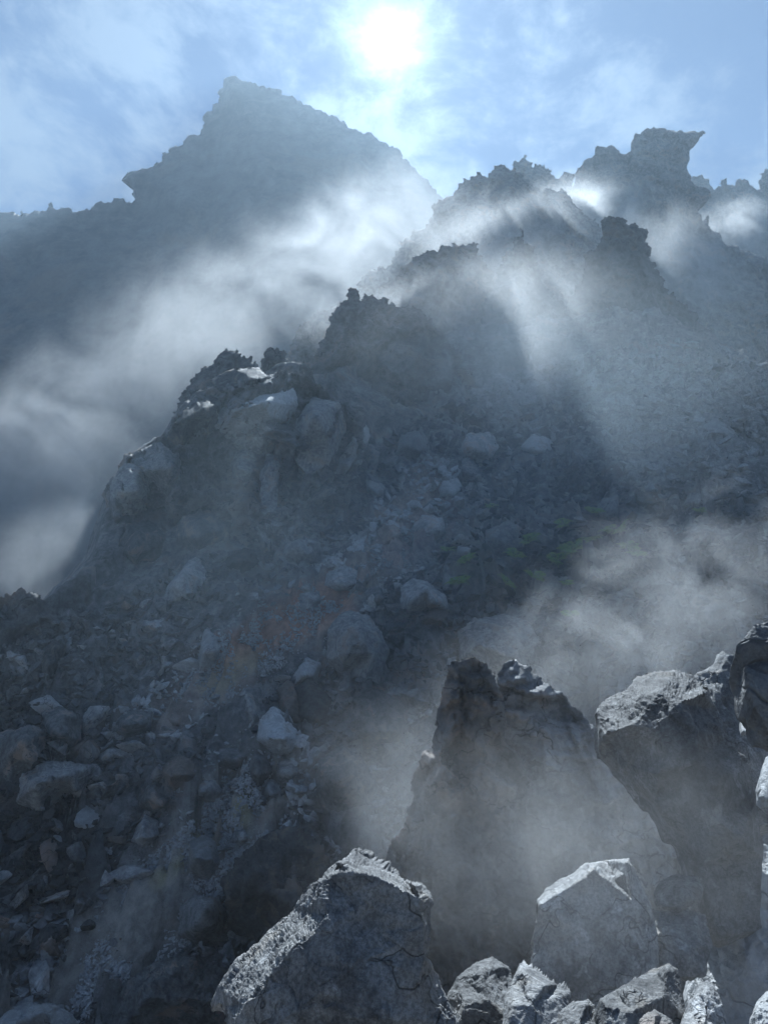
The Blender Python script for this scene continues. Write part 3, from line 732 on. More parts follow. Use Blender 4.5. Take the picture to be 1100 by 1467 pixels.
SB = [
    ([(158, 720), (160, 690), (178, 664), (205, 668), (214, 700), (205, 730), (180, 742)], 'blocky corner stone at the left edge of the smooth outcrop', M_BOULDER),
    ([(186, 660), (205, 643), (232, 634), (258, 650), (262, 690), (240, 712), (214, 690)], 'square jointed block on the left shoulder of the outcrop', M_BOULDER),
    ([(238, 628), (262, 590), (300, 566), (318, 575), (300, 602), (262, 640)], 'tilted slab along the upper left edge of the outcrop', M_DARK),
    ([(300, 606), (320, 584), (372, 566), (420, 556), (428, 580), (410, 604), (360, 612), (318, 618)], 'long pale ledge across the top of the outcrop', M_PALE),
    ([(318, 634), (345, 622), (388, 616), (392, 640), (372, 648), (340, 642)], 'pale curved block under the long pale ledge', M_BOULDER),
    ([(378, 740), (372, 680), (384, 646), (402, 655), (398, 700), (402, 748)], 'narrow upright rib on the face of the outcrop', M_BOULDER),
    ([(420, 655), (425, 600), (450, 568), (488, 575), (496, 615), (470, 668), (440, 680)], 'broad flat panel of rock at the right side of the outcrop', M_BOULDER),
    ([(170, 790), (180, 752), (215, 745), (238, 768), (228, 806), (195, 812)], 'dark lower block at the left foot of the outcrop', M_DARK),
    ([(250, 770), (262, 738), (300, 730), (330, 748), (322, 780), (285, 790)], 'dark jutting block low on the outcrop', M_DARK),
    ([(300, 545), (330, 530), (372, 527), (384, 540), (350, 552), (316, 560)], 'layered cap block on the crest of the outcrop', M_DARK),
    ([(655, 645), (668, 622), (700, 618), (716, 640), (700, 660), (670, 662)], 'angular block high on the middle of the slope', M_BOULDER),
    ([(745, 640), (760, 622), (790, 630), (786, 652), (760, 656)], 'flat angular block high on the slope, right of the middle', M_PALE),
    ([(565, 650), (575, 622), (605, 612), (618, 640), (596, 662)], 'angular block right of the upright chip', M_PALE),
    ([(590, 760), (604, 738), (634, 742), (640, 766), (612, 778)], 'grey wedge on the pink scree', M_BOULDER),
    ([(400, 800), (412, 776), (440, 770), (452, 792), (430, 808)], 'grey wedge at the foot of the outcrop', M_BOULDER),
    ([(320, 812), (330, 790), (362, 786), (372, 806), (346, 820)], 'dark block in the scree under the outcrop', M_DARK),
    ([(318, 1262), (335, 1240), (360, 1212), (385, 1190), (408, 1181), (428, 1184), (448, 1200), (475, 1235), (500, 1300), (480, 1370), (400, 1380), (330, 1330)], 'dark hummock of rock behind the big cracked boulder', M_DARK),
    ([(150, 1500), (175, 1410), (205, 1385), (240, 1372), (285, 1367), (320, 1384), (345, 1430), (340, 1500)], 'dark rounded boulder at the bottom, left of the big cracked boulder', M_DARK),
    ([(-20, 1490), (-10, 1455), (40, 1436), (85, 1440), (110, 1462), (100, 1500)], 'lumpy pale boulder in the bottom left corner', M_PALE),
    ([(468, 905), (485, 880), (500, 874), (525, 880), (548, 905), (558, 930), (552, 955), (545, 975), (520, 985), (490, 965), (470, 945)], 'large purplish grey boulder with a bedded face, centre of the slope', M_BOULDER),
    ([(575, 840), (592, 828), (612, 832), (640, 855), (643, 875), (612, 872), (585, 885), (574, 870)], 'boulder with a creased domed top above the gully steam', M_BOULDER),
    ([(600, 885), (620, 868), (640, 870), (642, 890), (620, 897), (602, 894)], 'brownish block tucked under the creased boulder', M_RUST),
    ([(658, 945), (655, 905), (680, 885), (720, 878), (755, 890), (775, 920), (760, 960), (700, 965)], 'wide boulder half lost in steam beside the fern patch', M_BOULDER),
    ([(284, 962), (287, 920), (297, 898), (310, 910), (316, 930), (308, 950), (296, 962)], 'tall white faced boulder standing in the rust coloured chute', M_PALE),
    ([(225, 868), (240, 840), (270, 802), (288, 803), (296, 830), (280, 850), (250, 860)], 'big slanting slab below the smooth outcrop', M_BOULDER),
    ([(330, 665), (338, 648), (352, 642), (368, 650), (368, 672), (350, 694), (335, 686)], 'oval knob stuck to the face of the smooth outcrop', M_BOULDER),
    ([(472, 685), (485, 660), (505, 625), (525, 608), (530, 625), (510, 655), (485, 680)], 'long pale blade of rock leaning up the slope', M_PALE),
    ([(434, 722), (436, 700), (465, 683), (492, 702), (490, 725), (460, 732)], 'wedge boulder at the foot of the long pale blade', M_BOULDER),
    ([(522, 650), (528, 640), (545, 648), (540, 670), (534, 682), (525, 668)], 'upright chip of rock right of the long pale blade', M_BOULDER),
    ([(524, 690), (532, 685), (552, 698), (549, 714), (535, 712), (525, 703)], 'small trowel shaped rock under the upright chip', M_PALE),
    ([(540, 765), (550, 750), (570, 747), (580, 760), (570, 780), (548, 780)], 'violet tinged block on the pink scree', M_RUST),
    ([(500, 790), (510, 775), (526, 766), (522, 785), (508, 800)], 'narrow bluish slab pointing up the slope', M_PALE),
    ([(516, 840), (530, 820), (546, 800), (548, 806), (532, 830), (520, 842)], 'thin bright sliver of rock beside a round stone', M_PALE),
    ([(522, 850), (530, 840), (545, 842), (552, 858), (544, 868), (526, 866)], 'rounded stone under the thin bright sliver', M_BOULDER),
    ([(460, 840), (470, 818), (490, 808), (515, 815), (518, 835), (500, 848), (470, 848)], 'dark round backed boulder above the large purplish one', M_BOULDER),
    ([(424, 870), (430, 850), (458, 846), (460, 860), (445, 872)], 'flat topped block at the head of the rusty chute', M_BOULDER),
    ([(425, 850), (432, 834), (445, 836), (446, 846), (436, 852)], 'small round stone over the flat topped block', M_BOULDER),
    ([(400, 1030), (398, 985), (410, 975), (425, 980), (438, 1035), (436, 1045)], 'rust brown leaning flake over the bluish boulder', M_RUST),
    ([(424, 1025), (422, 985), (445, 970), (475, 1000), (470, 1040), (445, 1045)], 'dark block behind the rust brown flake', M_DARK),
    ([(340, 1000), (350, 985), (365, 1000), (372, 1030), (360, 1042), (346, 1025)], 'dark pointed stone left of the bluish boulder', M_BOULDER),
    ([(368, 1060), (372, 1030), (392, 1012), (415, 1025), (428, 1055), (415, 1082), (390, 1080)], 'bluish white boulder with a streaked face in the middle left', M_PALE),
    ([(356, 1095), (362, 1080), (380, 1082), (390, 1105), (370, 1130), (358, 1115)], 'kite shaped stone under the bluish white boulder', M_BOULDER),
    ([(395, 1110), (400, 1088), (420, 1090), (432, 1105), (412, 1130), (398, 1125)], 'dark triangular stone beside the kite shaped one', M_BOULDER),
    ([(375, 1135), (385, 1115), (398, 1120), (406, 1135), (392, 1144), (378, 1142)], 'pale cube of stone below the dark triangular stone', M_PALE),
    ([(312, 1085), (315, 1072), (340, 1070), (355, 1085), (345, 1100), (320, 1100)], 'grey squarish block between the brown boulder and the kite shaped stone', M_BOULDER),
    ([(231, 1105), (236, 1095), (255, 1082), (275, 1088), (286, 1108), (272, 1125), (250, 1137), (238, 1122)], 'rounded brown boulder with a white chip on top', M_RUST),
    ([(278, 1130), (284, 1120), (310, 1118), (322, 1135), (305, 1150), (285, 1142)], 'low dark boulder right of the rounded brown one', M_BOULDER),
    ([(238, 1040), (240, 1026), (250, 1018), (260, 1025), (258, 1038), (246, 1042)], 'small orange brown stone above the rounded brown boulder', M_RUST),
    ([(20, 1150), (28, 1110), (60, 1090), (140, 1095), (145, 1110), (120, 1130), (95, 1140), (60, 1165)], 'broad pale capped slab boulder at the left', M_BOULDER),
    ([(-10, 1120), (-5, 1050), (40, 1038), (68, 1045), (65, 1070), (45, 1105), (20, 1125)], 'big dark block at the left edge', M_DARK),
    ([(65, 1055), (60, 1020), (85, 1012), (115, 1025), (118, 1060), (100, 1075)], 'square shouldered block right of the big dark block', M_DARK),
    ([(96, 1070), (110, 1062), (135, 1060), (150, 1075), (135, 1085), (118, 1092), (105, 1080)], 'tan arrowhead shaped stone on the left', M_RUST),
    ([(137, 1080), (145, 1070), (190, 1072), (194, 1082), (170, 1090), (140, 1092)], 'long flat stone touching the arrowhead shaped one', M_BOULDER),
    ([(160, 1050), (165, 1025), (195, 1015), (220, 1020), (215, 1045), (185, 1060)], 'dark layered block above the long flat stone', M_DARK),
    ([(140, 1148), (150, 1130), (175, 1115), (185, 1120), (165, 1140), (145, 1150)], 'slanting splinter of rock in the dark rubble at left', M_DARK),
    ([(195, 1155), (210, 1130), (225, 1115), (250, 1140), (240, 1160), (215, 1165)], 'very dark block below the rounded brown boulder', M_DARK),
    ([(185, 1205), (195, 1185), (208, 1165), (228, 1175), (230, 1195), (205, 1215)], 'streaked block with a yellowish top edge', M_BOULDER),
    ([(268, 1248), (270, 1205), (290, 1195), (310, 1205), (318, 1240), (300, 1262)], 'crumbly pale hump of rock at the lower chute', M_PALE),
    ([(330, 1205), (335, 1190), (352, 1188), (358, 1200), (345, 1214)], 'small hooded stone on the yellow streaked chute', M_BOULDER),
    ([(211, 1268), (216, 1256), (225, 1252), (230, 1262), (228, 1276), (216, 1280)], 'bluish white stone lying in the lower chute', M_PALE),
    ([(52, 1370), (58, 1340), (70, 1330), (85, 1345), (88, 1370)], 'reddish brown pointed rock in the dark lower left', M_RUST),
    ([(255, 1340), (258, 1300), (280, 1280), (310, 1285), (325, 1310), (315, 1345), (280, 1352)], 'lumpy grey boulder between the chute and the big near boulder', M_BOULDER),
    ([(1005, 610), (1020, 600), (1045, 612), (1062, 628), (1045, 634), (1020, 622)], 'long slab lying across the right slope', M_PALE),
    ([(1045, 612), (1050, 602), (1065, 606), (1066, 620)], 'dark block leaning on the long slab of the right slope', M_BOULDER),
    ([(628, 700), (635, 688), (655, 685), (662, 700), (650, 712), (632, 712)], 'light square block on the upper scree', M_PALE),
    ([(655, 690), (660, 660), (672, 655), (690, 680), (680, 692)], 'pointed block behind the light square one', M_BOULDER),
    ([(676, 725), (680, 714), (703, 714), (706, 726)], 'flat loaf of rock, upper of the pair by the ferns', M_BOULDER),
    ([(678, 738), (682, 728), (708, 728), (712, 738), (695, 742)], 'flat loaf of rock, lower of the pair by the ferns', M_BOULDER),
    ([(856, 730), (862, 715), (884, 708), (886, 735), (872, 750), (862, 742)], 'split block standing above the fern patch', M_BOULDER),
    ([(690, 785), (695, 760), (730, 745), (755, 755), (750, 785), (710, 800)], 'wide dark boulder over the ferns', M_BOULDER),
    ([(655, 795), (656, 782), (680, 782), (670, 800)], 'small pale triangle of stone beside the wide dark boulder', M_PALE),
    ([(975, 725), (985, 708), (1005, 706), (1015, 718), (1000, 728)], 'block on the right slope with a light top edge', M_BOULDER),
    ([(895, 690), (900, 676), (912, 672), (918, 690), (905, 696)], 'small pale pointed block high on the right scree', M_PALE),
    ([(496, 1040), (510, 1000), (535, 985), (570, 1000), (592, 1025), (585, 1060), (540, 1075), (505, 1060)], 'dark rough boulder where the steam meets the slope', M_DARK),
    ([(450, 1140), (455, 1090), (490, 1065), (520, 1085), (540, 1120), (535, 1170), (480, 1180)], 'broad dark boulder above the big near boulder', M_DARK),
    ([(60, 960), (66, 930), (78, 915), (92, 925), (84, 950), (70, 975)], 'smooth tongue shaped slab on the dark left slope', M_DARK),
    ([(95, 935), (97, 915), (103, 912), (105, 930), (99, 938)], 'thin pale upright chip on the dark left slope', M_PALE),
    ([(200, 900), (205, 888), (235, 885), (240, 898), (220, 908)], 'flat dark stone on the upper left scree', M_BOULDER),
    ([(420, 985), (422, 965), (440, 940), (460, 950), (455, 975)], 'bluish shelf of rock beside the large purplish boulder', M_PALE),
]
for k, (pts, lab, mt) in enumerate(SB):
    big = max(np.ptp([p[0] for p in pts]), np.ptp([p[1] for p in pts]))
    slope_boulder(pts, lab, 'boulder' if big > 45 else 'rock', mt, seed=200 + k * 3, name='boulder' if big > 45 else 'rock', step=3.0 if big > 40 else 2.6)


# ------------------------------------------------------------------ loose stones
def ico(sub):
    import bmesh
    bm = bmesh.new(); bmesh.ops.create_icosphere(bm, subdivisions=sub, radius=1)
    v = np.array([tuple(x.co) for x in bm.verts]); f = np.array([[q.index for q in g.verts] for g in bm.faces])
    bm.free(); return v, f


ICO = {s: ico(s) for s in (1, 2, 3, 4)}


def shard(seed, npts=10, flat=0.7, cuts=0, noise=0.0):
    """an angular broken stone: the hull of a few points, optionally refined and roughened"""
    import bmesh
    r = np.random.default_rng(seed)
    p = r.normal(size=(npts, 3)); p /= np.linalg.norm(p, axis=1)[:, None]
    p = p * r.uniform(0.75, 1.1, (npts, 1)) * np.array([1.15, r.uniform(0.6, 0.95), r.uniform(flat * 0.65, flat * 1.1)])
    bm = bmesh.new()
    for q in p:
        bm.verts.new(q)
    res = bmesh.ops.convex_hull(bm, input=bm.verts[:])
    bmesh.ops.delete(bm, geom=[g for g in res['geom_interior'] if isinstance(g, bmesh.types.BMVert)], context='VERTS')
    if cuts:
        bmesh.ops.bevel(bm, geom=bm.edges[:], offset=0.05, segments=1, affect='EDGES')
        bmesh.ops.triangulate(bm, faces=bm.faces[:])
        bmesh.ops.subdivide_edges(bm, edges=bm.edges[:], cuts=cuts, use_grid_fill=True)
    bmesh.ops.triangulate(bm, faces=bm.faces[:])
    bm.verts.index_update()
    v = np.array([tuple(x.co) for x in bm.verts]); f = np.array([[q.index for q in g.verts] for g in bm.faces]); bm.free()
    if noise:
        n = v / np.maximum(np.linalg.norm(v, axis=1), 1e-6)[:, None]
        v = v + n * (noise * (0.7 * facets(v * 2.6 + seed, seed) + 0.5 * facets(v * 6 + seed, seed + 2)))[:, None]
    return v, f


def rot_mats(n, r, tilt=0.6):
    a = r.uniform(0, 2 * math.pi, n); b = r.normal(0, tilt, n); c = r.normal(0, tilt, n)
    def R(ax, t):
        m = np.zeros((n, 3, 3)); i, j = [(1, 2), (2, 0), (0, 1)][ax]
        m[:, ax, ax] = 1; m[:, i, i] = np.cos(t); m[:, j, j] = np.cos(t); m[:, i, j] = -np.sin(t); m[:, j, i] = np.sin(t)
        return m
    return R(0, b) @ R(1, c) @ R(2, a)


STONES = []
for k in range(12):
    p, f = shard(500 + k, 10, 0.62, 3, 0.07)
    STONES.append({m.name: mesh_np('rock', p, f, False) for m in (M_BOULDER, M_PALE, M_RUST, M_DARK)})
    for m in (M_BOULDER, M_PALE, M_RUST, M_DARK):
        STONES[-1][m.name].materials.append(m)

BIG_ZONE = ([(-10, 1000), (180, 1040), (240, 1130), (190, 1260), (60, 1420), (-10, 1440)], 46, (34, 72), 'large dark slab jumbled in the lower left rubble', 'large slabs in the lower left rubble', (.75, .05, .06))
ZONES = [BIG_ZONE,  # polygon in the photo, how many, size in pixels, label, group, material weights
    ([(0, 1150), (170, 1120), (230, 1180), (60, 1430), (0, 1450)], 36, (14, 40), 'dark angular rock wedged in the shaded rubble of the lower left', 'dark rocks in the lower left rubble', (1, 0, .06)),
    ([(60, 1420), (160, 1290), (280, 1180), (360, 1110), (390, 1160), (300, 1300), (180, 1400)], 26, (8, 20), 'small pale stone lying on the light gravel chute', 'pale stones on the gravel chute', (.5, .4, .1)),
    ([(10, 960), (200, 860), (290, 900), (330, 1010), (220, 1080), (60, 1030)], 50, (12, 36), 'grey slab like rock in the loose scree of the middle left', 'grey rocks in the middle left scree', (1, .08, .03)),
    ([(300, 800), (520, 720), (640, 760), (600, 880), (440, 880), (330, 870)], 46, (11, 30), 'bluish grey block in the scree at the middle of the slope', 'grey blocks in the middle scree', (.85, .12, .05)),
    ([(540, 640), (760, 560), (860, 640), (860, 780), (680, 800), (600, 720)], 32, (10, 30), 'grey block in the upper scree above the ferns', 'grey blocks above the ferns', (.8, .2, 0)),
    ([(800, 560), (1095, 520), (1095, 740), (900, 760)], 30, (9, 24), 'hazy grey rock on the right hand scree', 'hazy rocks on the right scree', (.75, .25, 0)),
    ([(340, 980), (460, 920), (600, 980), (640, 1120), (470, 1180), (400, 1150)], 26, (12, 36), 'dark rock between the boulders above the gully', 'dark rocks above the gully', (.9, .1, 0)),
]
LAND = []
for pts, lab, mt in SB:
    w_ = lab.split()
    for stop in ('in', 'at', 'by', 'above', 'below', 'beside', 'under', 'over', 'with', 'on', 'of', 'lying', 'leaning', 'standing', 'between', 'right', 'left', 'pointing', 'tucked', 'half', 'stuck', 'across', 'behind', 'touching', 'where', 'high', 'seen'):
        if stop in w_[2:]:
            w_ = w_[:w_.index(stop, 2)]
    LAND.append((np.mean([p[0] for p in pts]), np.mean([p[1] for p in pts]), ' '.join(w_).rstrip(',')))
USED = set()


def stone_label(x, y, s, m, sc):
    """says which stone it is by its look and by the named boulders next to it"""
    near = sorted(LAND, key=lambda l: (l[0] - x) ** 2 + (l[1] - y) ** 2)
    size = 'tiny' if s < 10 else 'small' if s < 15 else 'middling' if s < 24 else 'sizeable'
    tone = {M_BOULDER.name: 'grey', M_PALE.name: 'pale', M_RUST.name: 'brownish', M_DARK.name: 'dark'}[m.name]
    k = sc[0] / sc[2]
    shape = 'flat' if k > 1.5 else 'angular' if k > 1.05 else 'upright'
    def where(l):
        dx, dy = x - l[0], y - l[1]
        return ('right of' if dx > 0 else 'left of') if abs(dx) > abs(dy) else ('below' if dy > 0 else 'above')
    for a in near[:3]:
        t = f'{size} {tone} {shape} stone {where(a)} the {a[2]}'
        if t not in USED and len(t.split()) <= 16:
            USED.add(t); return t
    for a in near[:3]:
        for b in near[:5]:
            t = f'{tone} {shape} stone {where(a)} {a[2]}, {where(b)} {b[2]}'
            if a is not b and t not in USED and len(t.split()) <= 16:
                USED.add(t); return t
    return f'{size} {tone} {shape} stone {where(near[0])} the {near[0][2]}'


r = np.random.default_rng(91)
MATS = (M_BOULDER, M_PALE, M_RUST)
placed = []
for poly, n, (s0, s1), lab, grp, wts in ZONES:
    P = np.array(poly, float); got = 0; tries = 0
    wts = np.array(wts) / sum(wts)
    while got < n and tries < n * 40:
        tries += 1
        x, y = r.uniform(P[:, 0].min(), P[:, 0].max()), r.uniform(P[:, 1].min(), P[:, 1].max())
        if not inside(P, np.array([x]), np.array([y]))[0]:
            continue
        s = s0 + (s1 - s0) * r.random() ** 2.2
        if any((x - a) ** 2 + (y - b) ** 2 < (0.5 * (s + c)) ** 2 for a, b, c in placed):
            continue
        loc, nor = hit(x, y)
        if loc is None:
            continue
        placed.append((x, y, s)); got += 1
        rad = s * 0.62 * loc[1] / FPX / math.cos(PITCH)
        m = MATS[r.choice(3, p=wts)]
        if m is M_BOULDER and ' dark ' in ' ' + lab and r.random() < 0.6:
            m = M_DARK
        sc = (rad * r.uniform(.85, 1.5), rad * r.uniform(.7, 1.1), rad * r.uniform(.7, 1.15))
        o = add('rock', STONES[r.integers(len(STONES))][m.name], None, stone_label(x, y, s, m, sc), 'rock', grp)
        o.location = loc + np.array(nor) * rad * 0.18
        o.rotation_euler = (r.normal(0.45, 0.35), r.normal(0, .4), r.uniform(0, 6.28))
        o.scale = sc


def rubble(name, n, sizes, sub, seed, mat, label, region, flat=0.75):
    """countless small stones as one mass"""
    r = np.random.default_rng(seed)
    protos = [shard(seed + 10 + k, 10, flat) for k in range(10)]
    A = np.array(region, float)
    pos, rad = [], []
    tries = 0
    while len(pos) < n and tries < n * 4:
        tries += 1
        x, y = r.uniform(A[:, 0].min(), A[:, 0].max()), r.uniform(A[:, 1].min(), A[:, 1].max())
        if not inside(A, np.array([x]), np.array([y]))[0]:
            continue
        loc, nor = hit(x, y)
        if loc is None:
            continue
        s = sizes[0] + (sizes[1] - sizes[0]) * r.random() ** 2.5
        if name == 'rubble' and any(inside(c_, np.array([x]), np.array([y]))[0] for c_ in FINE):
            s *= 0.4
        rr = s * 0.55 * loc[1] / FPX
        loc = loc.copy(); loc[2] = slope_pt(loc[0], loc[1], loc[2])
        pos.append(loc + np.array(nor) * rr * 0.3); rad.append(rr)
    pos = np.array(pos); rad = np.array(rad); n = len(pos)
    R = rot_mats(n, r)
    sc = np.stack([rad * r.uniform(.9, 1.6, n), rad * r.uniform(.7, 1.1, n), rad * r.uniform(.6, 1.1, n)], 1)
    vs_, fs_, tn_ = [], [], []
    off = 0
    which = r.integers(len(protos), size=n)
    for k, (pv, pf) in enumerate(protos):
        ids = np.where(which == k)[0]
        q = pv[None] * sc[ids][:, None]
        q = np.einsum('nij,nkj->nki', R[ids], q) + pos[ids][:, None]
        vs_.append(q.reshape(-1, 3))
        tn_.append(np.repeat(0.5 + 0.95 * r.random(len(ids)) ** 1.8, len(pv)))
        fs_.append((pf[None] + (np.arange(len(ids)) * len(pv))[:, None, None]).reshape(-1, 3) + off)
        off += len(ids) * len(pv)
    me = mesh_np(name, np.vstack(vs_), np.vstack(fs_), False)
    ca = me.color_attributes.new('deposit', 'FLOAT_COLOR', 'POINT')
    me.attributes.new('tone', 'FLOAT', 'POINT').data.foreach_set('value', np.concatenate(tn_).astype(np.float32))
    c = deposit_colors(np.vstack(vs_)); c[:, 3] *= 0.45 if name == 'rubble' else 0.9
    ca.data.foreach_set('color', c.astype(np.float32).ravel())
    return add(name, me, mat, label, None, None, 'stuff')


def slope_pt(x, y, z):
    return z


M_RUBBLE = rock_material('rubble_rock', (0.12, 0.12, 0.121), (0.45, 0.447, 0.442), 0.9, 0.6, 0.05, attr=True, pale=0.7, cracks=False)
CHUTE = [(20, 1467), (150, 1290), (280, 1170), (370, 1080), (410, 1150), (310, 1300), (230, 1420), (180, 1467)]
UPCH = [(230, 1040), (300, 920), (420, 860), (560, 780), (640, 740), (600, 820), (450, 930), (330, 1000)]
FINE = [np.array(p_, float) for p_ in (CHUTE, UPCH, [(150, 1260), (270, 1130), (330, 1020), (420, 1010), (420, 1170), (320, 1320), (200, 1400)], [(210, 1060), (250, 930), (420, 840), (470, 930), (340, 1040)])]
WHOLE = [(-60, 1467), (-60, 950), (130, 880), (300, 790), (520, 660), (600, 590), (740, 540), (950, 480), (1100, 520), (1160, 760), (1160, 1000), (700, 1000), (640, 1250), (420, 1300), (300, 1467)]
rubble('rubble', 15000, (4, 24), 1, 301, M_RUBBLE, 'countless broken stones covering the slope', WHOLE)
rubble('gravel', 11000, (1.8, 8.5), 1, 302, M_RUBBLE, 'pale gravel filling the debris chute', CHUTE)
rubble('gravel', 7000, (1.6, 7), 1, 303, M_RUBBLE, 'rusty gravel of the upper chute', UPCH)


# ------------------------------------------------------------------ ferns
def leaf_material():
    m, t, b = principled('fern_leaf')
    oi = t.node('ShaderNodeObjectInfo')
    c = t.mix(oi.outputs['Random'], (0.17, 0.30, 0.09, 1), (0.26, 0.34, 0.12, 1))
    pos = t.node('ShaderNodeTexCoord').outputs['Object']
    c = t.mix(t.ramp(t.noise(pos, 3.0, 3), 0.4, 0.7), c, (0.27, 0.28, 0.12, 1))
    t.put(b.inputs['Base Color'], c); b.inputs['Roughness'].default_value = 0.55
    return m


M_FERN = leaf_material()


def frond_mesh(seed):
    r = random.Random(seed)
    L = 1.0; n = 13
    V, F = [], []
    def spine(t):
        return np.array([L * (t * 0.85), 0, 1.05 * t * L - 0.95 * t * t * L])
    for i in range(n):
        t0 = i / n
        a, b = spine(t0), spine((i + 1) / n); w = 0.012
        k = len(V)
        V += [a + (0, w, 0), a - (0, w, 0), b - (0, w, 0), b + (0, w, 0)]; F.append((k, k + 1, k + 2, k + 3))
        if i < 2:
            continue
        ln = 0.34 * math.sin(math.pi * min(1, (t0 + 0.08)) ** 0.8) + 0.03
        for s in (-1, 1):
            c = spine(t0 + 0.5 / n)
            tip = c + np.array([0.12 * ln / .34 + 0.03, s * ln, -0.10 * ln - r.uniform(0, .04)])
            mid = (c + tip) / 2
            k = len(V)
            V += [c, mid + (0.032, 0, 0.02), tip, mid - (0.032, 0, -0.005)]; F.append((k, k + 1, k + 2, k + 3))
    return mesh_np('frond', np.array(V), np.array(F), False)


FRONDS = [frond_mesh(k) for k in range(3)]
for f_ in FRONDS:
    f_.materials.append(M_FERN)
FERNS = [(658, 848, 34, 'bright green fern at the left of the fern patch'), (712, 843, 26, 'bright green fern growing left of the arching fern'), (758, 838, 30, 'light green arching fern at the lower middle of the fern patch'),
         (811, 851, 20, 'small bright fern standing alone below the others'), (806, 815, 32, 'yellowish fern just above the steam'), (735, 810, 28, None), (764, 785, 28, None), (826, 800, 36, None), (850, 790, 34, None), (880, 775, 34, None),
         (893, 798, 36, 'broad yellow green fern next to the steam edge'), (900, 770, 32, None), (672, 815, 26, None), (845, 745, 26, None), (808, 760, 24, None), (910, 810, 28, None), (815, 895, 26, 'fern seen through the steam below the patch'), (640, 800, 20, None), (700, 738, 20, None), (1000, 745, 22, None)]
FL = iter(['olive fern at the upper left of the fern patch', 'olive fern in the shaded middle of the fern patch', 'tall olive fern right of the middle of the fern patch', 'wide olive fern on the right half of the fern patch', 'olive fern high on the right half of the fern patch', 'yellowish fern at the far right of the fern patch', 'fern close under the wide dark boulder', 'fern by the split block above the fern patch', 'fern at the top of the fern patch', 'fern at the right end, almost in the steam', 'fern beside the small pale triangle of stone', 'small fern near the flat loaves of rock', 'fern alone on the right slope'])
for x, y, s, lab in FERNS:
    lab = lab or next(FL)
    loc, nor = hit(x, y)
    if loc is None:
        continue
    root = bpy.data.objects.new('fern', None); COL.objects.link(root)
    root.location = loc + np.array(nor) * 0.8
    root.rotation_euler = (Vector(nor) + Vector((0, 0, 0.5))).to_track_quat('Z', 'Y').to_euler()
    root['label'] = lab; root['category'] = 'fern'
    root['group'] = 'ferns growing between the rocks'
    L = s * 0.8 * loc[1] / FPX
    n = 8
    for k in range(n):
        o = bpy.data.objects.new('frond', FRONDS[k % 3]); COL.objects.link(o); o.parent = root
        o.rotation_euler = (random.uniform(-.25, .25), random.uniform(-.35, .1), 2 * math.pi * k / n + random.uniform(-.3, .3))
        q = L * random.uniform(0.75, 1.15); o.scale = (q, q, q)
        o.location = (0, 0, 0.05)


# ------------------------------------------------------------------ haze and steam
def closed_box(lo, hi):
    v = np.array([(x, y, z) for x in (lo[0], hi[0]) for y in (lo[1], hi[1]) for z in (lo[2], hi[2])])
    f = np.array([(0, 1, 3, 2), (4, 6, 7, 5), (0, 4, 5, 1), (2, 3, 7, 6), (0, 2, 6, 4), (1, 5, 7, 3)])
    return v, f


hm = bpy.data.materials.new('haze_air'); hm.use_nodes = True
t = NT(hm.node_tree); t.n.clear()
pv = t.node('ShaderNodeVolumePrincipled'); o_ = t.node('ShaderNodeOutputMaterial'); t.l.new(pv.outputs[0], o_.inputs['Volume'])
pv.inputs['Color'].default_value = (0.70, 0.85, 1.0, 1); pv.inputs['Density'].default_value = HAZE_DENSITY; pv.inputs['Anisotropy'].default_value = 0.4
hv, hfa = closed_box((-480, -60, -19), (480, 700, 625))
add('haze', mesh_np('haze', hv, hfa, False), hm, 'thin bluish haze in the air around the mountain', None, None, 'stuff')


def steam(center_px, Y, half, roll, label, density, scale, thresh=(0.33, 0.62), seed=0, yaw=0.0, aniso=0.5, soft=1.0, color=(0.97, 0.97, 0.97, 1)):
    """one drifting bank of steam: an ellipsoid of torn, uneven vapour (half sizes in metres)"""
    v, f = ICO[2]
    me = mesh_np('steam', v * 1.06, f, False)
    m = bpy.data.materials.new('steam_vapour'); m.use_nodes = True
    t = NT(m.node_tree); t.n.clear()
    p = t.node('ShaderNodeVolumePrincipled'); o = t.node('ShaderNodeOutputMaterial'); t.l.new(p.outputs[0], o.inputs['Volume'])
    p.inputs['Color'].default_value = color; p.inputs['Anisotropy'].default_value = aniso
    oc = t.node('ShaderNodeTexCoord').outputs['Object']
    wp = t.vmath('ADD', t.node('ShaderNodeNewGeometry').outputs['Position'], (seed * 37.1, seed * 11.7, seed * 5.3))
    rr = t.vmath('LENGTH', oc)
    fall = t.ramp(rr, 1.0, 1.0 - 0.85 * soft, 0.0, 1.0)
    n = t.noise(wp, scale, 5.0, 0.64, 1.1)
    body_ = t.math('SUBTRACT', n, t.math('MULTIPLY', t.math('SUBTRACT', 1.0, fall), 0.30))
    d = t.math('MULTIPLY', t.ramp(body_, thresh[0], thresh[1]), fall)
    t.put(p.inputs['Density'], t.math('MULTIPLY', d, density))
    ob = add('steam', me, m, label, None, None, 'stuff')
    ob.location = at(*center_px, Y)
    ob.rotation_euler = (0, -roll, yaw)
    ob.scale = half
    return ob


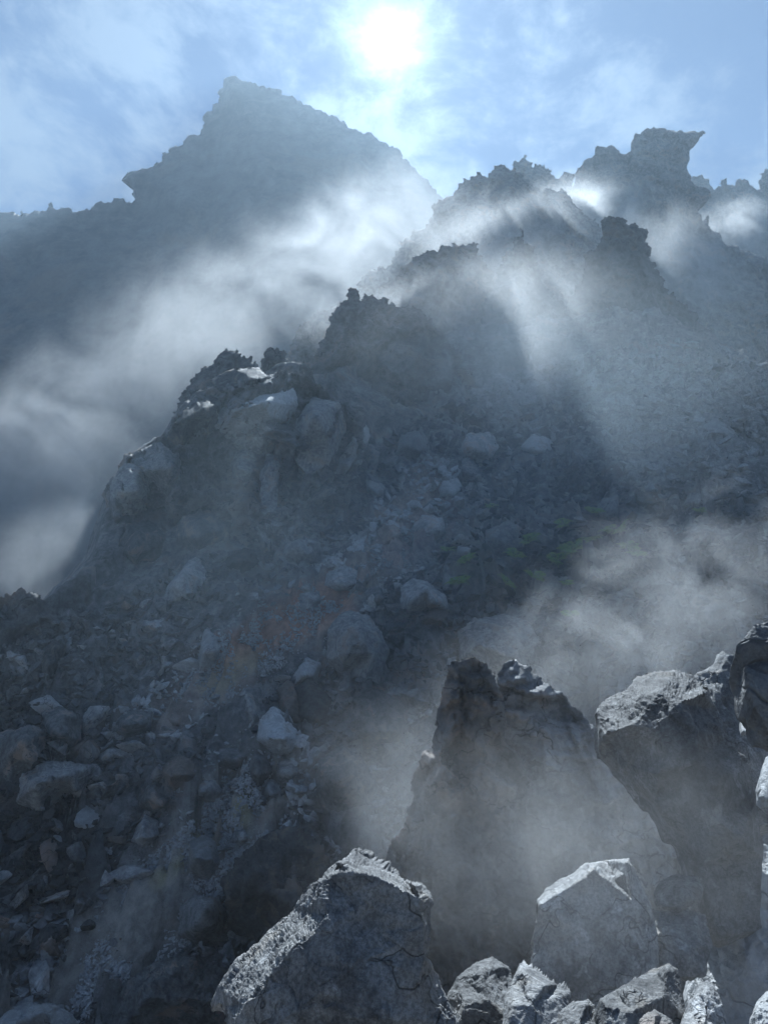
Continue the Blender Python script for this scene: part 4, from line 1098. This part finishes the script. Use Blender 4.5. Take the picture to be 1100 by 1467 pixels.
steam((260, 490), 135, (74, 20, 29), math.radians(37), 'broad bank of steam rising between the left outcrop and the far peak', 0.0155, 0.05, thresh=(0.20, 0.62), seed=1)
steam((60, 650), 115, (36, 16, 27), math.radians(32), 'steam bank at the left edge below the far peak', 0.032, 0.065, thresh=(0.20, 0.62), seed=2)
steam((60, 790), 88, (16, 9, 11), math.radians(35), 'low wisps of steam at the left edge of the slope', 0.05, 0.14, thresh=(0.26, 0.62), seed=3)
steam((520, 330), 190, (60, 18, 34), math.radians(35), 'sunlit steam streaming up between the peak and the ridge', 0.018, 0.045, thresh=(0.20, 0.62), seed=4)
steam((540, 450), 112, (20, 6, 14), math.radians(25), 'steam behind the twin topped pinnacle', 0.05, 0.11, thresh=(0.20, 0.6), seed=14)
steam((700, 350), 155, (42, 16, 23), math.radians(18), 'steam between the ridge teeth and the broad ridge crag', 0.024, 0.06, thresh=(0.18, 0.6), seed=15)
steam((850, 310), 228, (46, 15, 26), math.radians(0), 'steam between the broad ridge crag and the beaked crag', 0.036, 0.045, thresh=(0.18, 0.6), seed=16)
steam((980, 380), 180, (40, 20, 26), math.radians(-20), 'wisp of steam across the foot of the beaked crag', 0.026, 0.06, thresh=(0.20, 0.60), seed=6)
steam((1070, 330), 320, (45, 15, 34), math.radians(0), 'steam behind the beaked crag at the right edge', 0.03, 0.045, thresh=(0.20, 0.60), seed=7)
steam((720, 480), 86, (28, 18, 17), math.radians(10), 'thin sunlit steam in front of the ridge crags', 0.014, 0.09, thresh=(0.10, 0.62), seed=5)
steam((632, 535), 84, (4.2, 4, 5.5), math.radians(-20), 'small puff of steam venting below the ridge', 0.06, 0.25, thresh=(0.28, 0.64), seed=8)
steam((600, 800), 62, (50, 14, 24), math.radians(-5), 'faint bluish vapour hanging over the slope', 0.009, 0.06, thresh=(0.05, 0.60), seed=9, aniso=0.2, color=(0.7, 0.86, 1.0, 1))
steam((930, 880), 26, (12.0, 3.0, 5.4), math.radians(25), 'drifting steam bank on the right over the fern patch', 0.17, 0.30, thresh=(0.27, 0.64), seed=10)
steam((690, 1110), 19, (7.6, 3.0, 5.4), math.radians(25), "steam rising from the gully in the middle", 0.085, 0.34, thresh=(0.23, 0.62), seed=11)
steam((770, 1230), 11.8, (4.6, 1.6, 2.7), math.radians(12), 'low steam behind the flat fronted boulder', 0.16, 0.50, thresh=(0.22, 0.60), seed=12)
steam((980, 1270), 5.8, (2.6, 0.9, 1.9), math.radians(0), 'thin steam over the rocks at the lower right', 0.20, 0.8, thresh=(0.20, 0.60), seed=13)
steam((560, 1180), 3.6, (4.6, 1.9, 2.6), math.radians(0), 'added faint veil lightening the dark fronts of the near boulders', 0.006, 0.35, thresh=(0.0, 0.60), seed=17)  # added volume that lifts the dark rock fronts, in place of lens glare
steam((800, 650), 52, (34, 15, 22), math.radians(14), 'silvery sunlit vapour drifting in front of the slope', 0.0095, 0.05, thresh=(0.06, 0.66), seed=18, color=(0.80, 0.91, 1.0, 1))
steam((330, 930), 38, (20, 9, 13), math.radians(15), 'added silvery veil lightening the scree on the left', 0.009, 0.07, thresh=(0.06, 0.66), seed=21, color=(0.72, 0.87, 1.0, 1))  # added sunlit volume, put here to brighten the left of the slope
steam((730, 440), 105, (26, 9, 15), math.radians(12), 'sunlit mist cut into rays by the ridge teeth', 0.018, 0.07, thresh=(-0.2, 0.62), seed=19)
steam((600, 1150), 12.6, (2.3, 0.9, 2.0), math.radians(10), 'steam curling round the foot of the dark upright rock', 0.16, 0.5, thresh=(0.22, 0.6), seed=20)
